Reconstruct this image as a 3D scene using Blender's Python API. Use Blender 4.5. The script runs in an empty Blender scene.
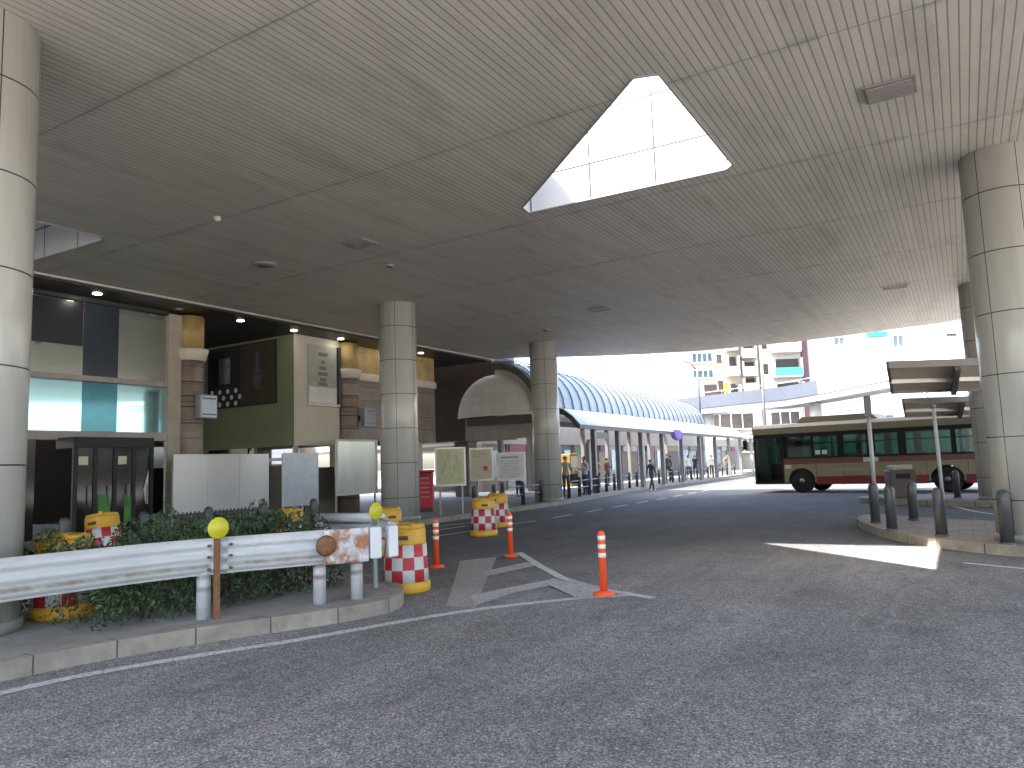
import bpy, bmesh, math, random
import numpy as np
from mathutils import Vector, Matrix
from mathutils.geometry import tessellate_polygon
random.seed(7); rng = np.random.default_rng(7)
sc = bpy.context.scene
COL = sc.collection
R = math.radians
# ------------------------------------------------------------ camera, sky, sun, exposure
# world axes: +Y runs along the street, +X across it to the right, metres
cam_d = bpy.data.cameras.new('camera'); cam = bpy.data.objects.new('camera', cam_d); COL.objects.link(cam)
cam_d.sensor_width = 36; cam_d.lens = 36 * 745 / 1024; cam_d.clip_start = 0.05; cam_d.clip_end = 3000
cam.matrix_world = (Matrix.Translation((0, 0, 1.55)) @ Matrix.Rotation(R(31), 4, 'Z')
                    @ Matrix.Rotation(R(90) + math.atan(81 / 745), 4, 'X') @ Matrix.Rotation(-R(2.0), 4, 'Z'))
sc.camera = cam
world = bpy.data.worlds.new('World'); sc.world = world; world.use_nodes = True
wn = world.node_tree.nodes; wl = world.node_tree.links
sun_dir = Vector((2.33, 2.2, -6.2)).normalized()
sky = wn.new('ShaderNodeTexSky'); sky.sky_type = 'NISHITA'; sky.sun_disc = False
sky.sun_elevation = math.asin(-sun_dir.z); sky.sun_rotation = math.atan2(-sun_dir.x, -sun_dir.y)
sky.air_density = 1.0; sky.dust_density = 4.0; sky.ozone_density = .6
wn['Background'].inputs['Strength'].default_value = 0.15
wl.new(sky.outputs[0], wn['Background'].inputs['Color'])
sl = bpy.data.lights.new('sun', 'SUN'); sl.energy = 3.2; sl.angle = R(0.5); sl.color = (1, 0.96, 0.9)
so = bpy.data.objects.new('sun', sl); COL.objects.link(so); so.rotation_euler = sun_dir.to_track_quat('-Z', 'Y').to_euler()
so.location = (-20, -20, 60)
sc.view_settings.view_transform = 'Standard'; sc.view_settings.look = 'None'
sc.view_settings.exposure = 3.2; sc.view_settings.gamma = 1
sc.cycles.max_bounces = 10; sc.cycles.diffuse_bounces = 8; sc.cycles.glossy_bounces = 4
sc.cycles.transmission_bounces = 6; sc.cycles.sample_clamp_indirect = 6; sc.cycles.use_denoising = True
sc.cycles.caustics_reflective = False; sc.cycles.caustics_refractive = False

# ------------------------------------------------------------ materials
MATS = {}
def M(name, col, rough=.6, metal=0., var=.12, scale=3., bump=0., bscale=40., alpha=None, emit=0., stain=None, aniso=(1, 1, 1), trans=0.):
    if name in MATS: return MATS[name]
    m = bpy.data.materials.new(name); m.use_nodes = True; nt = m.node_tree; N = nt.nodes; L = nt.links
    b = N['Principled BSDF']; b.inputs['Roughness'].default_value = rough; b.inputs['Metallic'].default_value = metal
    tc = N.new('ShaderNodeTexCoord'); mp = N.new('ShaderNodeMapping'); mp.inputs['Scale'].default_value = aniso
    L.new(tc.outputs['Object'], mp.inputs[0])
    nz = N.new('ShaderNodeTexNoise'); nz.inputs['Scale'].default_value = scale; nz.inputs['Detail'].default_value = 6; nz.inputs['Roughness'].default_value = .65
    L.new(mp.outputs[0], nz.inputs['Vector'])
    cr = N.new('ShaderNodeValToRGB'); e = cr.color_ramp.elements
    e[0].position = .3; e[1].position = .7
    e[0].color = tuple(c * (1 - var) for c in col) + (1,); e[1].color = tuple(min(1, c * (1 + var)) for c in col) + (1,)
    L.new(nz.outputs['Fac'], cr.inputs[0]); out = cr.outputs[0]
    if stain:   # (colour, scale, threshold): patches of dirt or rust
        n2 = N.new('ShaderNodeTexNoise'); n2.inputs['Scale'].default_value = stain[1]; n2.inputs['Detail'].default_value = 8; n2.inputs['Roughness'].default_value = .7
        L.new(mp.outputs[0], n2.inputs['Vector'])
        r2 = N.new('ShaderNodeValToRGB'); r2.color_ramp.elements[0].position = stain[2]; r2.color_ramp.elements[1].position = stain[2] + .12
        L.new(n2.outputs['Fac'], r2.inputs[0])
        mx = N.new('ShaderNodeMixRGB'); mx.inputs[2].default_value = tuple(stain[0]) + (1,)
        L.new(r2.outputs[0], mx.inputs[0]); L.new(out, mx.inputs[1]); out = mx.outputs[0]
    L.new(out, b.inputs['Base Color'])
    if bump:
        n3 = N.new('ShaderNodeTexNoise'); n3.inputs['Scale'].default_value = bscale; n3.inputs['Detail'].default_value = 4
        L.new(tc.outputs['Object'], n3.inputs['Vector'])
        bp = N.new('ShaderNodeBump'); bp.inputs['Strength'].default_value = bump; bp.inputs['Distance'].default_value = .02
        L.new(n3.outputs['Fac'], bp.inputs['Height']); L.new(bp.outputs[0], b.inputs['Normal'])
    if emit:
        b.inputs['Emission Color'].default_value = tuple(col) + (1,); b.inputs['Emission Strength'].default_value = emit
    if trans: b.inputs['Transmission Weight'].default_value = trans
    if alpha is not None: b.inputs['Alpha'].default_value = alpha
    MATS[name] = m; return m

class G:   # small node-graph helper
    def __init__(s, m): s.nt = m.node_tree; s.N = s.nt.nodes; s.L = s.nt.links
    def math(s, op, a, b=None, c=None):
        n = s.N.new('ShaderNodeMath'); n.operation = op
        for i, v in enumerate((a, b, c)):
            if v is None: continue
            if isinstance(v, (int, float)): n.inputs[i].default_value = v
            else: s.L.new(v, n.inputs[i])
        return n.outputs[0]
    def line(s, coord, period, offset, width):      # 1 inside a line repeated every period
        f = s.math('FRACT', s.math('DIVIDE', s.math('SUBTRACT', coord, offset - width / 2), period))
        return s.math('LESS_THAN', f, width / period)
    def noise(s, vec, scale, detail=5, rough=.6):
        n = s.N.new('ShaderNodeTexNoise'); n.inputs['Scale'].default_value = scale; n.inputs['Detail'].default_value = detail; n.inputs['Roughness'].default_value = rough
        if vec is not None: s.L.new(vec, n.inputs['Vector'])
        return n.outputs['Fac']
    def ramp(s, v, stops):
        n = s.N.new('ShaderNodeValToRGB'); e = n.color_ramp.elements
        e[0].position, e[0].color = stops[0][0], tuple(stops[0][1]) + (1,)
        e[1].position, e[1].color = stops[-1][0], tuple(stops[-1][1]) + (1,)
        for p, c in stops[1:-1]:
            k = e.new(p); k.color = tuple(c) + (1,)
        s.L.new(v, n.inputs[0]); return n.outputs[0]
    def mix(s, f, a, b, mode='MIX'):
        n = s.N.new('ShaderNodeMixRGB'); n.blend_type = mode
        for i, v in enumerate((f, a, b)):
            if isinstance(v, (int, float)): n.inputs[i].default_value = v
            elif isinstance(v, tuple): n.inputs[i].default_value = v + (1,)
            else: s.L.new(v, n.inputs[i])
        return n.outputs[0]
    def bump(s, h, strength, dist):
        n = s.N.new('ShaderNodeBump'); n.inputs['Strength'].default_value = strength; n.inputs['Distance'].default_value = dist
        s.L.new(h, n.inputs['Height']); return n.outputs[0]

def newmat(name, rough):
    m = bpy.data.materials.new(name); m.use_nodes = True; g = G(m); b = g.N['Principled BSDF']; b.inputs['Roughness'].default_value = rough
    tc = g.N.new('ShaderNodeTexCoord'); sp = g.N.new('ShaderNodeSeparateXYZ'); g.L.new(tc.outputs['Object'], sp.inputs[0])
    return m, g, b, tc.outputs['Object'], sp.outputs
def mat_asphalt():
    m, g, b, oc, xyz = newmat('asphalt', .85)
    big = g.ramp(g.noise(oc, .35, 6), [(.35, (.195, .189, .182)), (.65, (.265, .257, .25))])
    vor = g.N.new('ShaderNodeTexVoronoi'); vor.inputs['Scale'].default_value = 75; g.L.new(oc, vor.inputs['Vector'])
    sp_ = g.N.new('ShaderNodeSeparateColor'); g.L.new(vor.outputs['Color'], sp_.inputs[0])
    stone = g.ramp(sp_.outputs[0], [(0, (.6, .6, .6)), (.55, (.9, .9, .9)), (.8, (1.06, 1.06, 1.06)), (1, (1.6, 1.6, 1.58))])
    gap = g.ramp(vor.outputs['Distance'], [(.3, (1, 1, 1)), (.75, (.35, .35, .35))])
    c = g.mix(1., big, g.mix(1., stone, gap, 'MULTIPLY'), 'MULTIPLY'); c = g.mix(1., c, (1.25, 1.25, 1.25), 'MULTIPLY')
    c = g.mix(1., c, g.ramp(g.noise(oc, 9, 6, .7), [(.3, (.8, .8, .8)), (.7, (1.15, 1.15, 1.15))]), 'MULTIPLY')
    # asphalt darkens gradually over the far carriageway, along an uneven front
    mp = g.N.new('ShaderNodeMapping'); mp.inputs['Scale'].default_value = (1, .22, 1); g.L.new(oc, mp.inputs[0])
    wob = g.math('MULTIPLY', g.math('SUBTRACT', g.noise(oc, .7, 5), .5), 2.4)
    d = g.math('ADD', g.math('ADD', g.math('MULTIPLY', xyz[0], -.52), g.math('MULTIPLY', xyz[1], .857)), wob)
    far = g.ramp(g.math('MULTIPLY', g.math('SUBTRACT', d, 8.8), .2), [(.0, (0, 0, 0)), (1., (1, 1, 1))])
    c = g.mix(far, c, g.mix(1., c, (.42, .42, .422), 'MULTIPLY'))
    far_shade = g.ramp(g.math('MULTIPLY', g.math('SUBTRACT', xyz[1], 35), .2), [(0, (0, 0, 0)), (1, (1, 1, 1))])  # road beyond the bus darkened in colour to stand in for shade
    c = g.mix(far_shade, c, g.mix(1., c, (.6, .6, .6), 'MULTIPLY'))
    # tyre-worn lanes, scuffs and oily patches
    def streak(f, lo, hi, k, col, mode='MIX'):
        return g.mix(g.ramp(f, [(lo, (0, 0, 0)), (hi, (k, k, k))]), c, col, mode)
    c = streak(g.noise(mp.outputs[0], 1.1, 8, .75), .46, .66, .9, (1.45, 1.44, 1.42), 'MULTIPLY')
    c = streak(g.noise(oc, 1.7, 8, .78), .56, .72, .6, (1.5, 1.5, 1.48), 'MULTIPLY')
    c = streak(g.noise(oc, .9, 8, .75), .52, .7, .8, (.5, .5, .51), 'MULTIPLY')
    c = streak(g.noise(mp.outputs[0], 2.6, 6, .7), .56, .68, .6, (.6, .6, .6), 'MULTIPLY')
    # pale longitudinal joint running along the street
    cx = g.math('ADD', g.math('ADD', xyz[0], .71), g.math('MULTIPLY', g.math('SUBTRACT', g.noise(oc, 1.6, 8, .8), .5), .6))
    ck = g.math('MULTIPLY', g.math('LESS_THAN', g.math('ABSOLUTE', cx), .03), g.ramp(g.noise(oc, 6, 6, .8), [(.47, (0, 0, 0)), (.66, (.4, .4, .4))]))
    c = g.mix(ck, c, (.42, .41, .39))
    g.L.new(c, b.inputs['Base Color'])
    g.L.new(g.bump(vor.outputs['Distance'], .25, .006), b.inputs['Normal'])
    return m
def mat_ceiling():
    m, g, b, oc, xyz = newmat('slatted_ceiling', .55)
    slat = g.line(xyz[0], .105, .03, .016); seam = g.line(xyz[1], 3.6, 5.02, .025)
    idn = g.N.new('ShaderNodeTexWhiteNoise'); idn.noise_dimensions = '2D'
    cb = g.N.new('ShaderNodeCombineXYZ'); g.L.new(g.math('FLOOR', g.math('DIVIDE', xyz[0], .105)), cb.inputs[0]); g.L.new(g.math('FLOOR', g.math('DIVIDE', g.math('SUBTRACT', xyz[1], 5.02), 3.6)), cb.inputs[1])
    g.L.new(cb.outputs[0], idn.inputs['Vector'])
    base = g.ramp(g.noise(oc, .25, 5), [(.3, (.5, .48, .43)), (.7, (.57, .55, .5))])
    base = g.mix(1., base, g.ramp(idn.outputs['Value'], [(0, (.93, .93, .93)), (1, (1.05, 1.05, 1.05))]), 'MULTIPLY')
    mp = g.N.new('ShaderNodeMapping'); mp.inputs['Scale'].default_value = (1.6, .35, 1); g.L.new(oc, mp.inputs[0])
    dirt = g.ramp(g.noise(mp.outputs[0], 1., 8, .75), [(.5, (0, 0, 0)), (.74, (.65, .65, .65))])
    base = g.mix(dirt, base, (.27, .25, .21))
    edge = g.math('ABSOLUTE', g.math('SUBTRACT', g.math('FRACT', g.math('DIVIDE', g.math('SUBTRACT', xyz[1], 5.02), 3.6)), .5))
    es = g.math('MULTIPLY', g.ramp(edge, [(.46, (0, 0, 0)), (.5, (1, 1, 1))]), g.ramp(g.noise(oc, 1.3, 6, .7), [(.45, (0, 0, 0)), (.7, (.7, .7, .7))]))
    base = g.mix(es, base, (.2, .185, .16))
    gap = g.math('MAXIMUM', g.math('MULTIPLY', slat, .65), g.math('MULTIPLY', seam, .5))
    c = g.mix(gap, base, (.09, .085, .075))
    g.L.new(c, b.inputs['Base Color'])
    g.L.new(g.bump(g.math('SUBTRACT', 1., gap), .5, .01), b.inputs['Normal'])
    return m
def mat_column():
    m, g, b, oc, xyz = newmat('enamel_panel_column', .22)
    ang = g.math('DIVIDE', g.math('ARCTAN2', xyz[1], xyz[0]), 2 * math.pi)
    seam = g.math('MAXIMUM', g.line(xyz[2], .95, .62, .016), g.line(ang, 1 / 6, .03, .0036))
    mp = g.N.new('ShaderNodeMapping'); mp.inputs['Scale'].default_value = (3, 3, .25); g.L.new(oc, mp.inputs[0])
    base = g.ramp(g.noise(mp.outputs[0], 1.4, 7, .7), [(.3, (.43, .42, .385)), (.7, (.52, .51, .47))])
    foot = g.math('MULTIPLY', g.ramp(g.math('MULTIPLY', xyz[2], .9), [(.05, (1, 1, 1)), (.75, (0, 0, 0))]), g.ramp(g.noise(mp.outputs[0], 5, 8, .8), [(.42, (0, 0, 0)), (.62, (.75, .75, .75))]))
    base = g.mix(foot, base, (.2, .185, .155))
    run = g.ramp(g.noise(mp.outputs[0], 7, 6, .7), [(.58, (0, 0, 0)), (.75, (.35, .35, .35))]); base = g.mix(run, base, (.3, .28, .23))
    c = g.mix(seam, base, (.06, .06, .06)); g.L.new(c, b.inputs['Base Color'])
    g.L.new(g.bump(g.math('ADD', g.math('SUBTRACT', 1., seam), g.math('MULTIPLY', g.noise(oc, 1.5, 2), .25)), .25, .01), b.inputs['Normal'])
    return m
def mat_grid(name, c0, c1, line, px, py, w, rough=.7, ax=(0, 1), off=(0, 0), mott=2.):
    m, g, b, oc, xyz = newmat(name, rough)
    s_ = g.math('MAXIMUM', g.line(xyz[ax[0]], px, off[0], w), g.line(xyz[ax[1]], py, off[1], w))
    base = g.ramp(g.noise(oc, mott, 6, .7), [(.3, c0), (.7, c1)])
    idn = g.N.new('ShaderNodeTexWhiteNoise'); idn.noise_dimensions = '2D'; cb = g.N.new('ShaderNodeCombineXYZ')
    for k in (0, 1): g.L.new(g.math('FLOOR', g.math('DIVIDE', g.math('SUBTRACT', xyz[ax[k]], off[k]), (px, py)[k])), cb.inputs[k])
    g.L.new(cb.outputs[0], idn.inputs['Vector'])
    base = g.mix(1., base, g.ramp(idn.outputs['Value'], [(0, (.93, .93, .93)), (1, (1.05, 1.05, 1.05))]), 'MULTIPLY')
    g.L.new(g.mix(s_, base, line), b.inputs['Base Color'])
    g.L.new(g.bump(g.math('SUBTRACT', 1., s_), .4, .008), b.inputs['Normal'])
    return m
def mat_paint(worn=.5, name='worn_road_paint', col=(.62, .62, .6)):
    m, g, b, oc, xyz = newmat(name, .8)
    w = g.ramp(g.noise(oc, 22, 6, .8), [(worn - .06, (1, 1, 1)), (worn + .12, (0, 0, 0))])
    base = g.ramp(g.noise(oc, 1.5, 5), [(.3, tuple(c * .8 for c in col)), (.7, col)])
    g.L.new(g.mix(w, base, (.11, .11, .112)), b.inputs['Base Color'])
    g.L.new(g.bump(g.noise(oc, 90, 3, .7), .2, .006), b.inputs['Normal'])
    return m
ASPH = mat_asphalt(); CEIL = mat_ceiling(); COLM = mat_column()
PAINT = mat_paint(.4); PAINT_W = mat_paint(.39, 'faded_road_paint', (.36, .34, .31))
PAVE = mat_grid('grey_paving', (.2, .19, .18), (.27, .26, .25), (.1, .1, .1), .3, .3, .008)
BRICK = mat_grid('brown_block_paving', (.2, .15, .125), (.3, .24, .21), (.1, .08, .07), .2, .1, .006)
KERB = mat_grid('kerb_concrete', (.2, .172, .135), (.34, .3, .24), (.08, .07, .06), 50, .62, .014, .85, off=(7, .2), mott=5.)
STONE = mat_grid('brown_stone', (.19, .145, .12), (.29, .23, .19), (.07, .055, .05), 30, .5, .02, .5, ax=(0, 2), off=(7, .1))
YSTONE = M('ochre_stone', (.42, .29, .11), .5, var=.3, scale=2)
WSTONE = M('cream_moulding', (.6, .55, .45), .6, var=.08)
WHITE = M('white_paint', (.62, .62, .615), .55, var=.05)
RAILW_OLD = M('chipped_white_rail', (.8, .81, .84), .45, var=.06, scale=6, stain=((.33, .26, .2), 9., .62), aniso=(1, 1, 2))
def mat_rail():
    m, g, b, oc, xyz = newmat('chipped_white_rail_paint', .45)
    mp = g.N.new('ShaderNodeMapping'); mp.inputs['Scale'].default_value = (1.2, 1.2, 6); g.L.new(oc, mp.inputs[0])
    base = g.ramp(g.noise(mp.outputs[0], 2.5, 6, .7), [(.3, (.44, .435, .43)), (.7, (.57, .565, .56))])
    gz = xyz[2]     # grime lying in the two valleys of the pressed profile; darker along the lower lip too
    v = g.math('MINIMUM', g.math('ABSOLUTE', g.math('SUBTRACT', gz, .552)), g.math('MINIMUM', g.math('ABSOLUTE', g.math('SUBTRACT', gz, .66)), g.math('ABSOLUTE', g.math('SUBTRACT', gz, .435))))
    f = g.math('MULTIPLY', g.ramp(v, [(.008, (1, 1, 1)), (.04, (0, 0, 0))]), g.ramp(g.noise(oc, 4.5, 7, .75), [(.32, (.35, .35, .35)), (.6, (1, 1, 1))]))
    c = g.mix(f, base, (.2, .165, .13))
    ch = g.ramp(g.noise(oc, 26, 6, .7), [(.63, (0, 0, 0)), (.68, (.8, .8, .8))]); c = g.mix(ch, c, (.22, .15, .1))
    g.L.new(c, b.inputs['Base Color']); return m
RAILW = mat_rail(); RAILW_OLD.user_clear() if False else None
RUST = M('rusty_steel', (.19, .085, .035), .8, var=.4, scale=20)
RUSTW = M('rust_streaked_white', (.55, .55, .55), .5, stain=((.36, .17, .08), 5., .5))
ORANGE = M('orange_plastic', (.85, .1, .02), .45, var=.06)
YELLOW = M('yellow_plastic', (.62, .33, .025), .5, var=.1, stain=((.3, .2, .05), 8., .68))
RED = M('red_sheeting', (.45, .025, .035), .5, var=.1)
WSHEET = M('white_sheeting', (.55, .55, .52), .45, var=.08)
REFLY = M('yellow_reflector', (.5, .46, .015), .35, var=.03)
GREYB = M('grey_bollard_metal', (.075, .076, .074), .42, .2, var=.1)
DARKB = M('black_bollard_metal', (.045, .045, .05), .45, .2)
DARK = M('dark_metal', (.045, .045, .05), .4, .3)
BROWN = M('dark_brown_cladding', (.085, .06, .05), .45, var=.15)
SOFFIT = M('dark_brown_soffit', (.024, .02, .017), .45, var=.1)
TRIM = M('pale_metal_trim', (.6, .57, .5), .35, .3, var=.05)
BEIGE = M('beige_render', (.52, .47, .38), .7, var=.06)
GREENW = M('olive_green_wall', (.14, .165, .075), .7, var=.1, scale=.8)
PINKM = M('pinkish_metal_band', (.33, .29, .265), .5, .1)
STEEL = M('pale_steel_panel', (.5, .49, .485), .3, .3, var=.05, scale=1.5, aniso=(1, 1, .3))
GSTEEL = M('galvanised_steel', (.3, .3, .31), .45, .3, var=.1)
BLACK = M('black_rubber', (.012, .012, .012), .9)
MIRU = M('upper_tinted_glass', (.5, .52, .46), .04, .85, var=.02)
MIRL = M('teal_tinted_glass', (.42, .72, .78), .04, .9, var=.02)
DGLASS = M('dark_door_glass', (.015, .013, .012), .08, 0, var=.05)
DGLASS.node_tree.nodes['Principled BSDF'].inputs['Specular IOR Level'].default_value = .3
GLASS = M('bus_glass', (.02, .05, .045), .03, 0, var=.02, alpha=.55)
def tinted():
    m = bpy.data.materials.new('tinted_bus_glass'); m.use_nodes = True; g = G(m); out = g.N['Material Output']
    t = g.N.new('ShaderNodeBsdfTransparent'); t.inputs[0].default_value = (.2, .38, .34, 1); gl = g.N.new('ShaderNodeBsdfGlossy'); gl.inputs[0].default_value = (.8, .9, .88, 1); gl.inputs['Roughness'].default_value = .04
    mx = g.N.new('ShaderNodeMixShader'); mx.inputs[0].default_value = .07; g.L.new(t.outputs[0], mx.inputs[1]); g.L.new(gl.outputs[0], mx.inputs[2]); g.L.new(mx.outputs[0], out.inputs[0]); return m
GLASS = tinted()
CLEAR = M('clear_glass', (.7, .8, .8), .03, 0, var=.02, alpha=.15)
LAMP = M('lit_downlight', (1, .95, .85), .5, emit=5., var=.01)

# ------------------------------------------------------------ geometry helpers
class MB:
    def __init__(s): s.v = []; s.f = []; s.m = []; s.sm = []
    def add(s, vs, fs, m=0, smooth=False):
        o = len(s.v); s.v += [tuple(map(float, v)) for v in vs]
        for f in fs: s.f.append([i + o for i in f]); s.m.append(m); s.sm.append(smooth)
        return s
    def box(s, x0, x1, y0, y1, z0, z1, m=0):
        x0, x1 = sorted((x0, x1)); y0, y1 = sorted((y0, y1)); z0, z1 = sorted((z0, z1))
        return s.add([(x0, y0, z0), (x1, y0, z0), (x1, y1, z0), (x0, y1, z0), (x0, y0, z1), (x1, y0, z1), (x1, y1, z1), (x0, y1, z1)],
                     [(0, 3, 2, 1), (4, 5, 6, 7), (0, 1, 5, 4), (1, 2, 6, 5), (2, 3, 7, 6), (3, 0, 4, 7)], m)
    def beam(s, p, q, w, h, m=0, up=(0, 0, 1)):   # rectangular bar from p to q
        p, q = Vector(p), Vector(q); d = (q - p).normalized(); u = Vector(up)
        if abs(d.dot(u)) > .98: u = Vector((1, 0, 0))
        r = d.cross(u).normalized(); u = r.cross(d)
        vs = [c + r * (a * w / 2) + u * (b * h / 2) for c in (p, q) for a, b in ((-1, -1), (1, -1), (1, 1), (-1, 1))]
        return s.add(vs, [(3, 2, 1, 0), (4, 5, 6, 7), (0, 1, 5, 4), (1, 2, 6, 5), (2, 3, 7, 6), (3, 0, 4, 7)], m)
    def prism(s, poly, z0, z1, m=0, mside=None):
        if sum(a[0] * b[1] - b[0] * a[1] for a, b in zip(poly, poly[1:] + poly[:1])) < 0: poly = poly[::-1]
        n = len(poly); vs = [(x, y, z0) for x, y in poly] + [(x, y, z1) for x, y in poly]
        tri = tessellate_polygon([[Vector((x, y, 0)) for x, y in poly]])
        up = []
        for t in tri:
            a, b, c = (poly[i] for i in t)
            if (b[0] - a[0]) * (c[1] - a[1]) - (b[1] - a[1]) * (c[0] - a[0]) < 0: t = t[::-1]
            up.append(t)
        s.add(vs, [tuple(i + n for i in t) for t in up] + [tuple(t[::-1]) for t in up], m)
        s.add(vs, [(i, (i + 1) % n, (i + 1) % n + n, i + n) for i in range(n)], m if mside is None else mside)
        return s
    def sheet(s, poly, z, m=0):
        if sum(a[0] * b[1] - b[0] * a[1] for a, b in zip(poly, poly[1:] + poly[:1])) < 0: poly = poly[::-1]
        tri = tessellate_polygon([[Vector((x, y, 0)) for x, y in poly]]); fs = []
        for t in tri:
            a, b, c = (poly[i] for i in t)
            fs.append(t if (b[0] - a[0]) * (c[1] - a[1]) - (b[1] - a[1]) * (c[0] - a[0]) > 0 else t[::-1])
        return s.add([(x, y, z) for x, y in poly], fs, m)
    def lathe(s, prof, c=(0, 0, 0), seg=24, m=0, smooth=True, matf=None):
        vs = []; fs = []
        for r, z in prof:
            for k in range(seg):
                a = 2 * math.pi * k / seg; vs.append((c[0] + r * math.cos(a), c[1] + r * math.sin(a), c[2] + z))
        o = len(s.v); s.v += vs
        for i in range(len(prof) - 1):
            for k in range(seg):
                s.f.append([o + i * seg + k, o + i * seg + (k + 1) % seg, o + (i + 1) * seg + (k + 1) % seg, o + (i + 1) * seg + k])
                s.m.append(matf(i, k) if matf else m); s.sm.append(smooth)
        if prof[0][0] > 0: s.f.append([o + k for k in range(seg)][::-1]); s.m.append(matf(0, 0) if matf else m); s.sm.append(False)
        if prof[-1][0] > 0: s.f.append([o + (len(prof) - 1) * seg + k for k in range(seg)]); s.m.append(matf(len(prof) - 2, 0) if matf else m); s.sm.append(False)
        return s
    def tube(s, pts, r, seg=10, m=0, smooth=True, caps=True):
        pts = [Vector(p) for p in pts]; n = len(pts); rs = r if isinstance(r, (list, tuple)) else [r] * n
        o = len(s.v); ref = None
        for i, p in enumerate(pts):
            d = (pts[min(i + 1, n - 1)] - pts[max(i - 1, 0)]).normalized()
            if ref is None: ref = Vector((0, 0, 1)) if abs(d.z) < .9 else Vector((1, 0, 0))
            a = d.cross(ref).normalized(); b = a.cross(d); ref = b
            for k in range(seg):
                t = 2 * math.pi * k / seg; s.v.append(tuple(p + (a * math.cos(t) + b * math.sin(t)) * rs[i]))
        for i in range(n - 1):
            for k in range(seg):
                s.f.append([o + i * seg + k, o + i * seg + (k + 1) % seg, o + (i + 1) * seg + (k + 1) % seg, o + (i + 1) * seg + k]); s.m.append(m); s.sm.append(smooth)
        if caps:
            s.f.append([o + k for k in range(seg)][::-1]); s.f.append([o + (n - 1) * seg + k for k in range(seg)]); s.m += [m, m]; s.sm += [False, False]
        return s
    def strip(s, prof, path, m=0, smooth=False, thick=.012):   # profile of (offset, z) swept along a ground path [(x,y)], as a thin solid
        P = [Vector((x, y)) for x, y in path]; n = len(P); k = len(prof); o = len(s.v)
        for sgn in (0, 1):
            for i, p in enumerate(P):
                d = (P[min(i + 1, n - 1)] - P[max(i - 1, 0)]).normalized(); nr = Vector((d.y, -d.x))
                for off, z in prof:
                    q = p + nr * (off - sgn * thick); s.v.append((q.x, q.y, z))
        for sgn in (0, 1):
            b = o + sgn * n * k
            for i in range(n - 1):
                for j in range(k - 1):
                    f = [b + i * k + j, b + (i + 1) * k + j, b + (i + 1) * k + j + 1, b + i * k + j + 1]
                    s.f.append(f if sgn == 0 else f[::-1]); s.m.append(m); s.sm.append(smooth)
        b = n * k
        for i in range(n - 1):
            for j in (0, k - 1):
                s.f.append([o + i * k + j, o + (i + 1) * k + j, o + b + (i + 1) * k + j, o + b + i * k + j]); s.m.append(m); s.sm.append(False)
        for i in (0, n - 1):
            for j in range(k - 1):
                s.f.append([o + i * k + j, o + i * k + j + 1, o + b + i * k + j + 1, o + b + i * k + j]); s.m.append(m); s.sm.append(False)
        return s
    def build(s, name, mats, parent=None, world=False, bevel=0, label=None):
        me = bpy.data.meshes.new(name); me.from_pydata(s.v, [], s.f)
        for m in (mats if isinstance(mats, (list, tuple)) else [mats]): me.materials.append(m)
        me.polygons.foreach_set('material_index', s.m); me.polygons.foreach_set('use_smooth', s.sm); me.update()
        o = bpy.data.objects.new(name, me); COL.objects.link(o)
        if parent:
            o.parent = parent
            if world: o.location = -wloc(parent)
        if bevel:
            b = o.modifiers.new('bevel', 'BEVEL'); b.width = bevel; b.segments = 2; b.limit_method = 'ANGLE'; b.angle_limit = R(40)
        if label: o['label'] = label
        return o
def wloc(o):
    v = Vector((0, 0, 0))
    while o: v += o.location; o = o.parent
    return v
def thing(name, label, cat, loc=(0, 0, 0), rz=0, group=None):
    o = bpy.data.objects.new(name, None); COL.objects.link(o); o.empty_display_size = .2
    o.location = loc; o.rotation_euler = (0, 0, rz); return tag(o, label, cat, group)
def tag(o, label, cat, group=None):
    o['label'] = label; o['category'] = cat
    if group: o['group'] = group
    return o
def struct(o): o['kind'] = 'structure'; return o
def dup(root, loc, rz=None, label=None):
    def cp(o, par):
        c = o.copy(); COL.objects.link(c)
        if par: c.parent = par
        for ch in list(o.children): cp(ch, c)
        return c
    kids = list(root.children); r = root.copy(); COL.objects.link(r); r.location = loc
    if rz is not None: r.rotation_euler = (0, 0, rz)
    for ch in kids: cp(ch, r)
    if label: r['label'] = label
    return r
def smooth_path(pts, n=4):     # Catmull-Rom through ground points
    P = [Vector(p) for p in pts]; out = []
    for i in range(len(P) - 1):
        p0, p1, p2, p3 = P[max(i - 1, 0)], P[i], P[i + 1], P[min(i + 2, len(P) - 1)]
        for k in range(n):
            t = k / n
            q = .5 * ((2 * p1) + (p2 - p0) * t + (2 * p0 - 5 * p1 + 4 * p2 - p3) * t * t + (3 * p1 - p0 - 3 * p2 + p3) * t ** 3)
            out.append(tuple(q))
    out.append(tuple(P[-1])); return out
def offset_path(path, d):
    P = [Vector(p) for p in path]; n = len(P); out = []
    for i, p in enumerate(P):
        t = (P[min(i + 1, n - 1)] - P[max(i - 1, 0)]).normalized(); out.append(tuple(p + Vector((t.y, -t.x)) * d))
    return out

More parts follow.
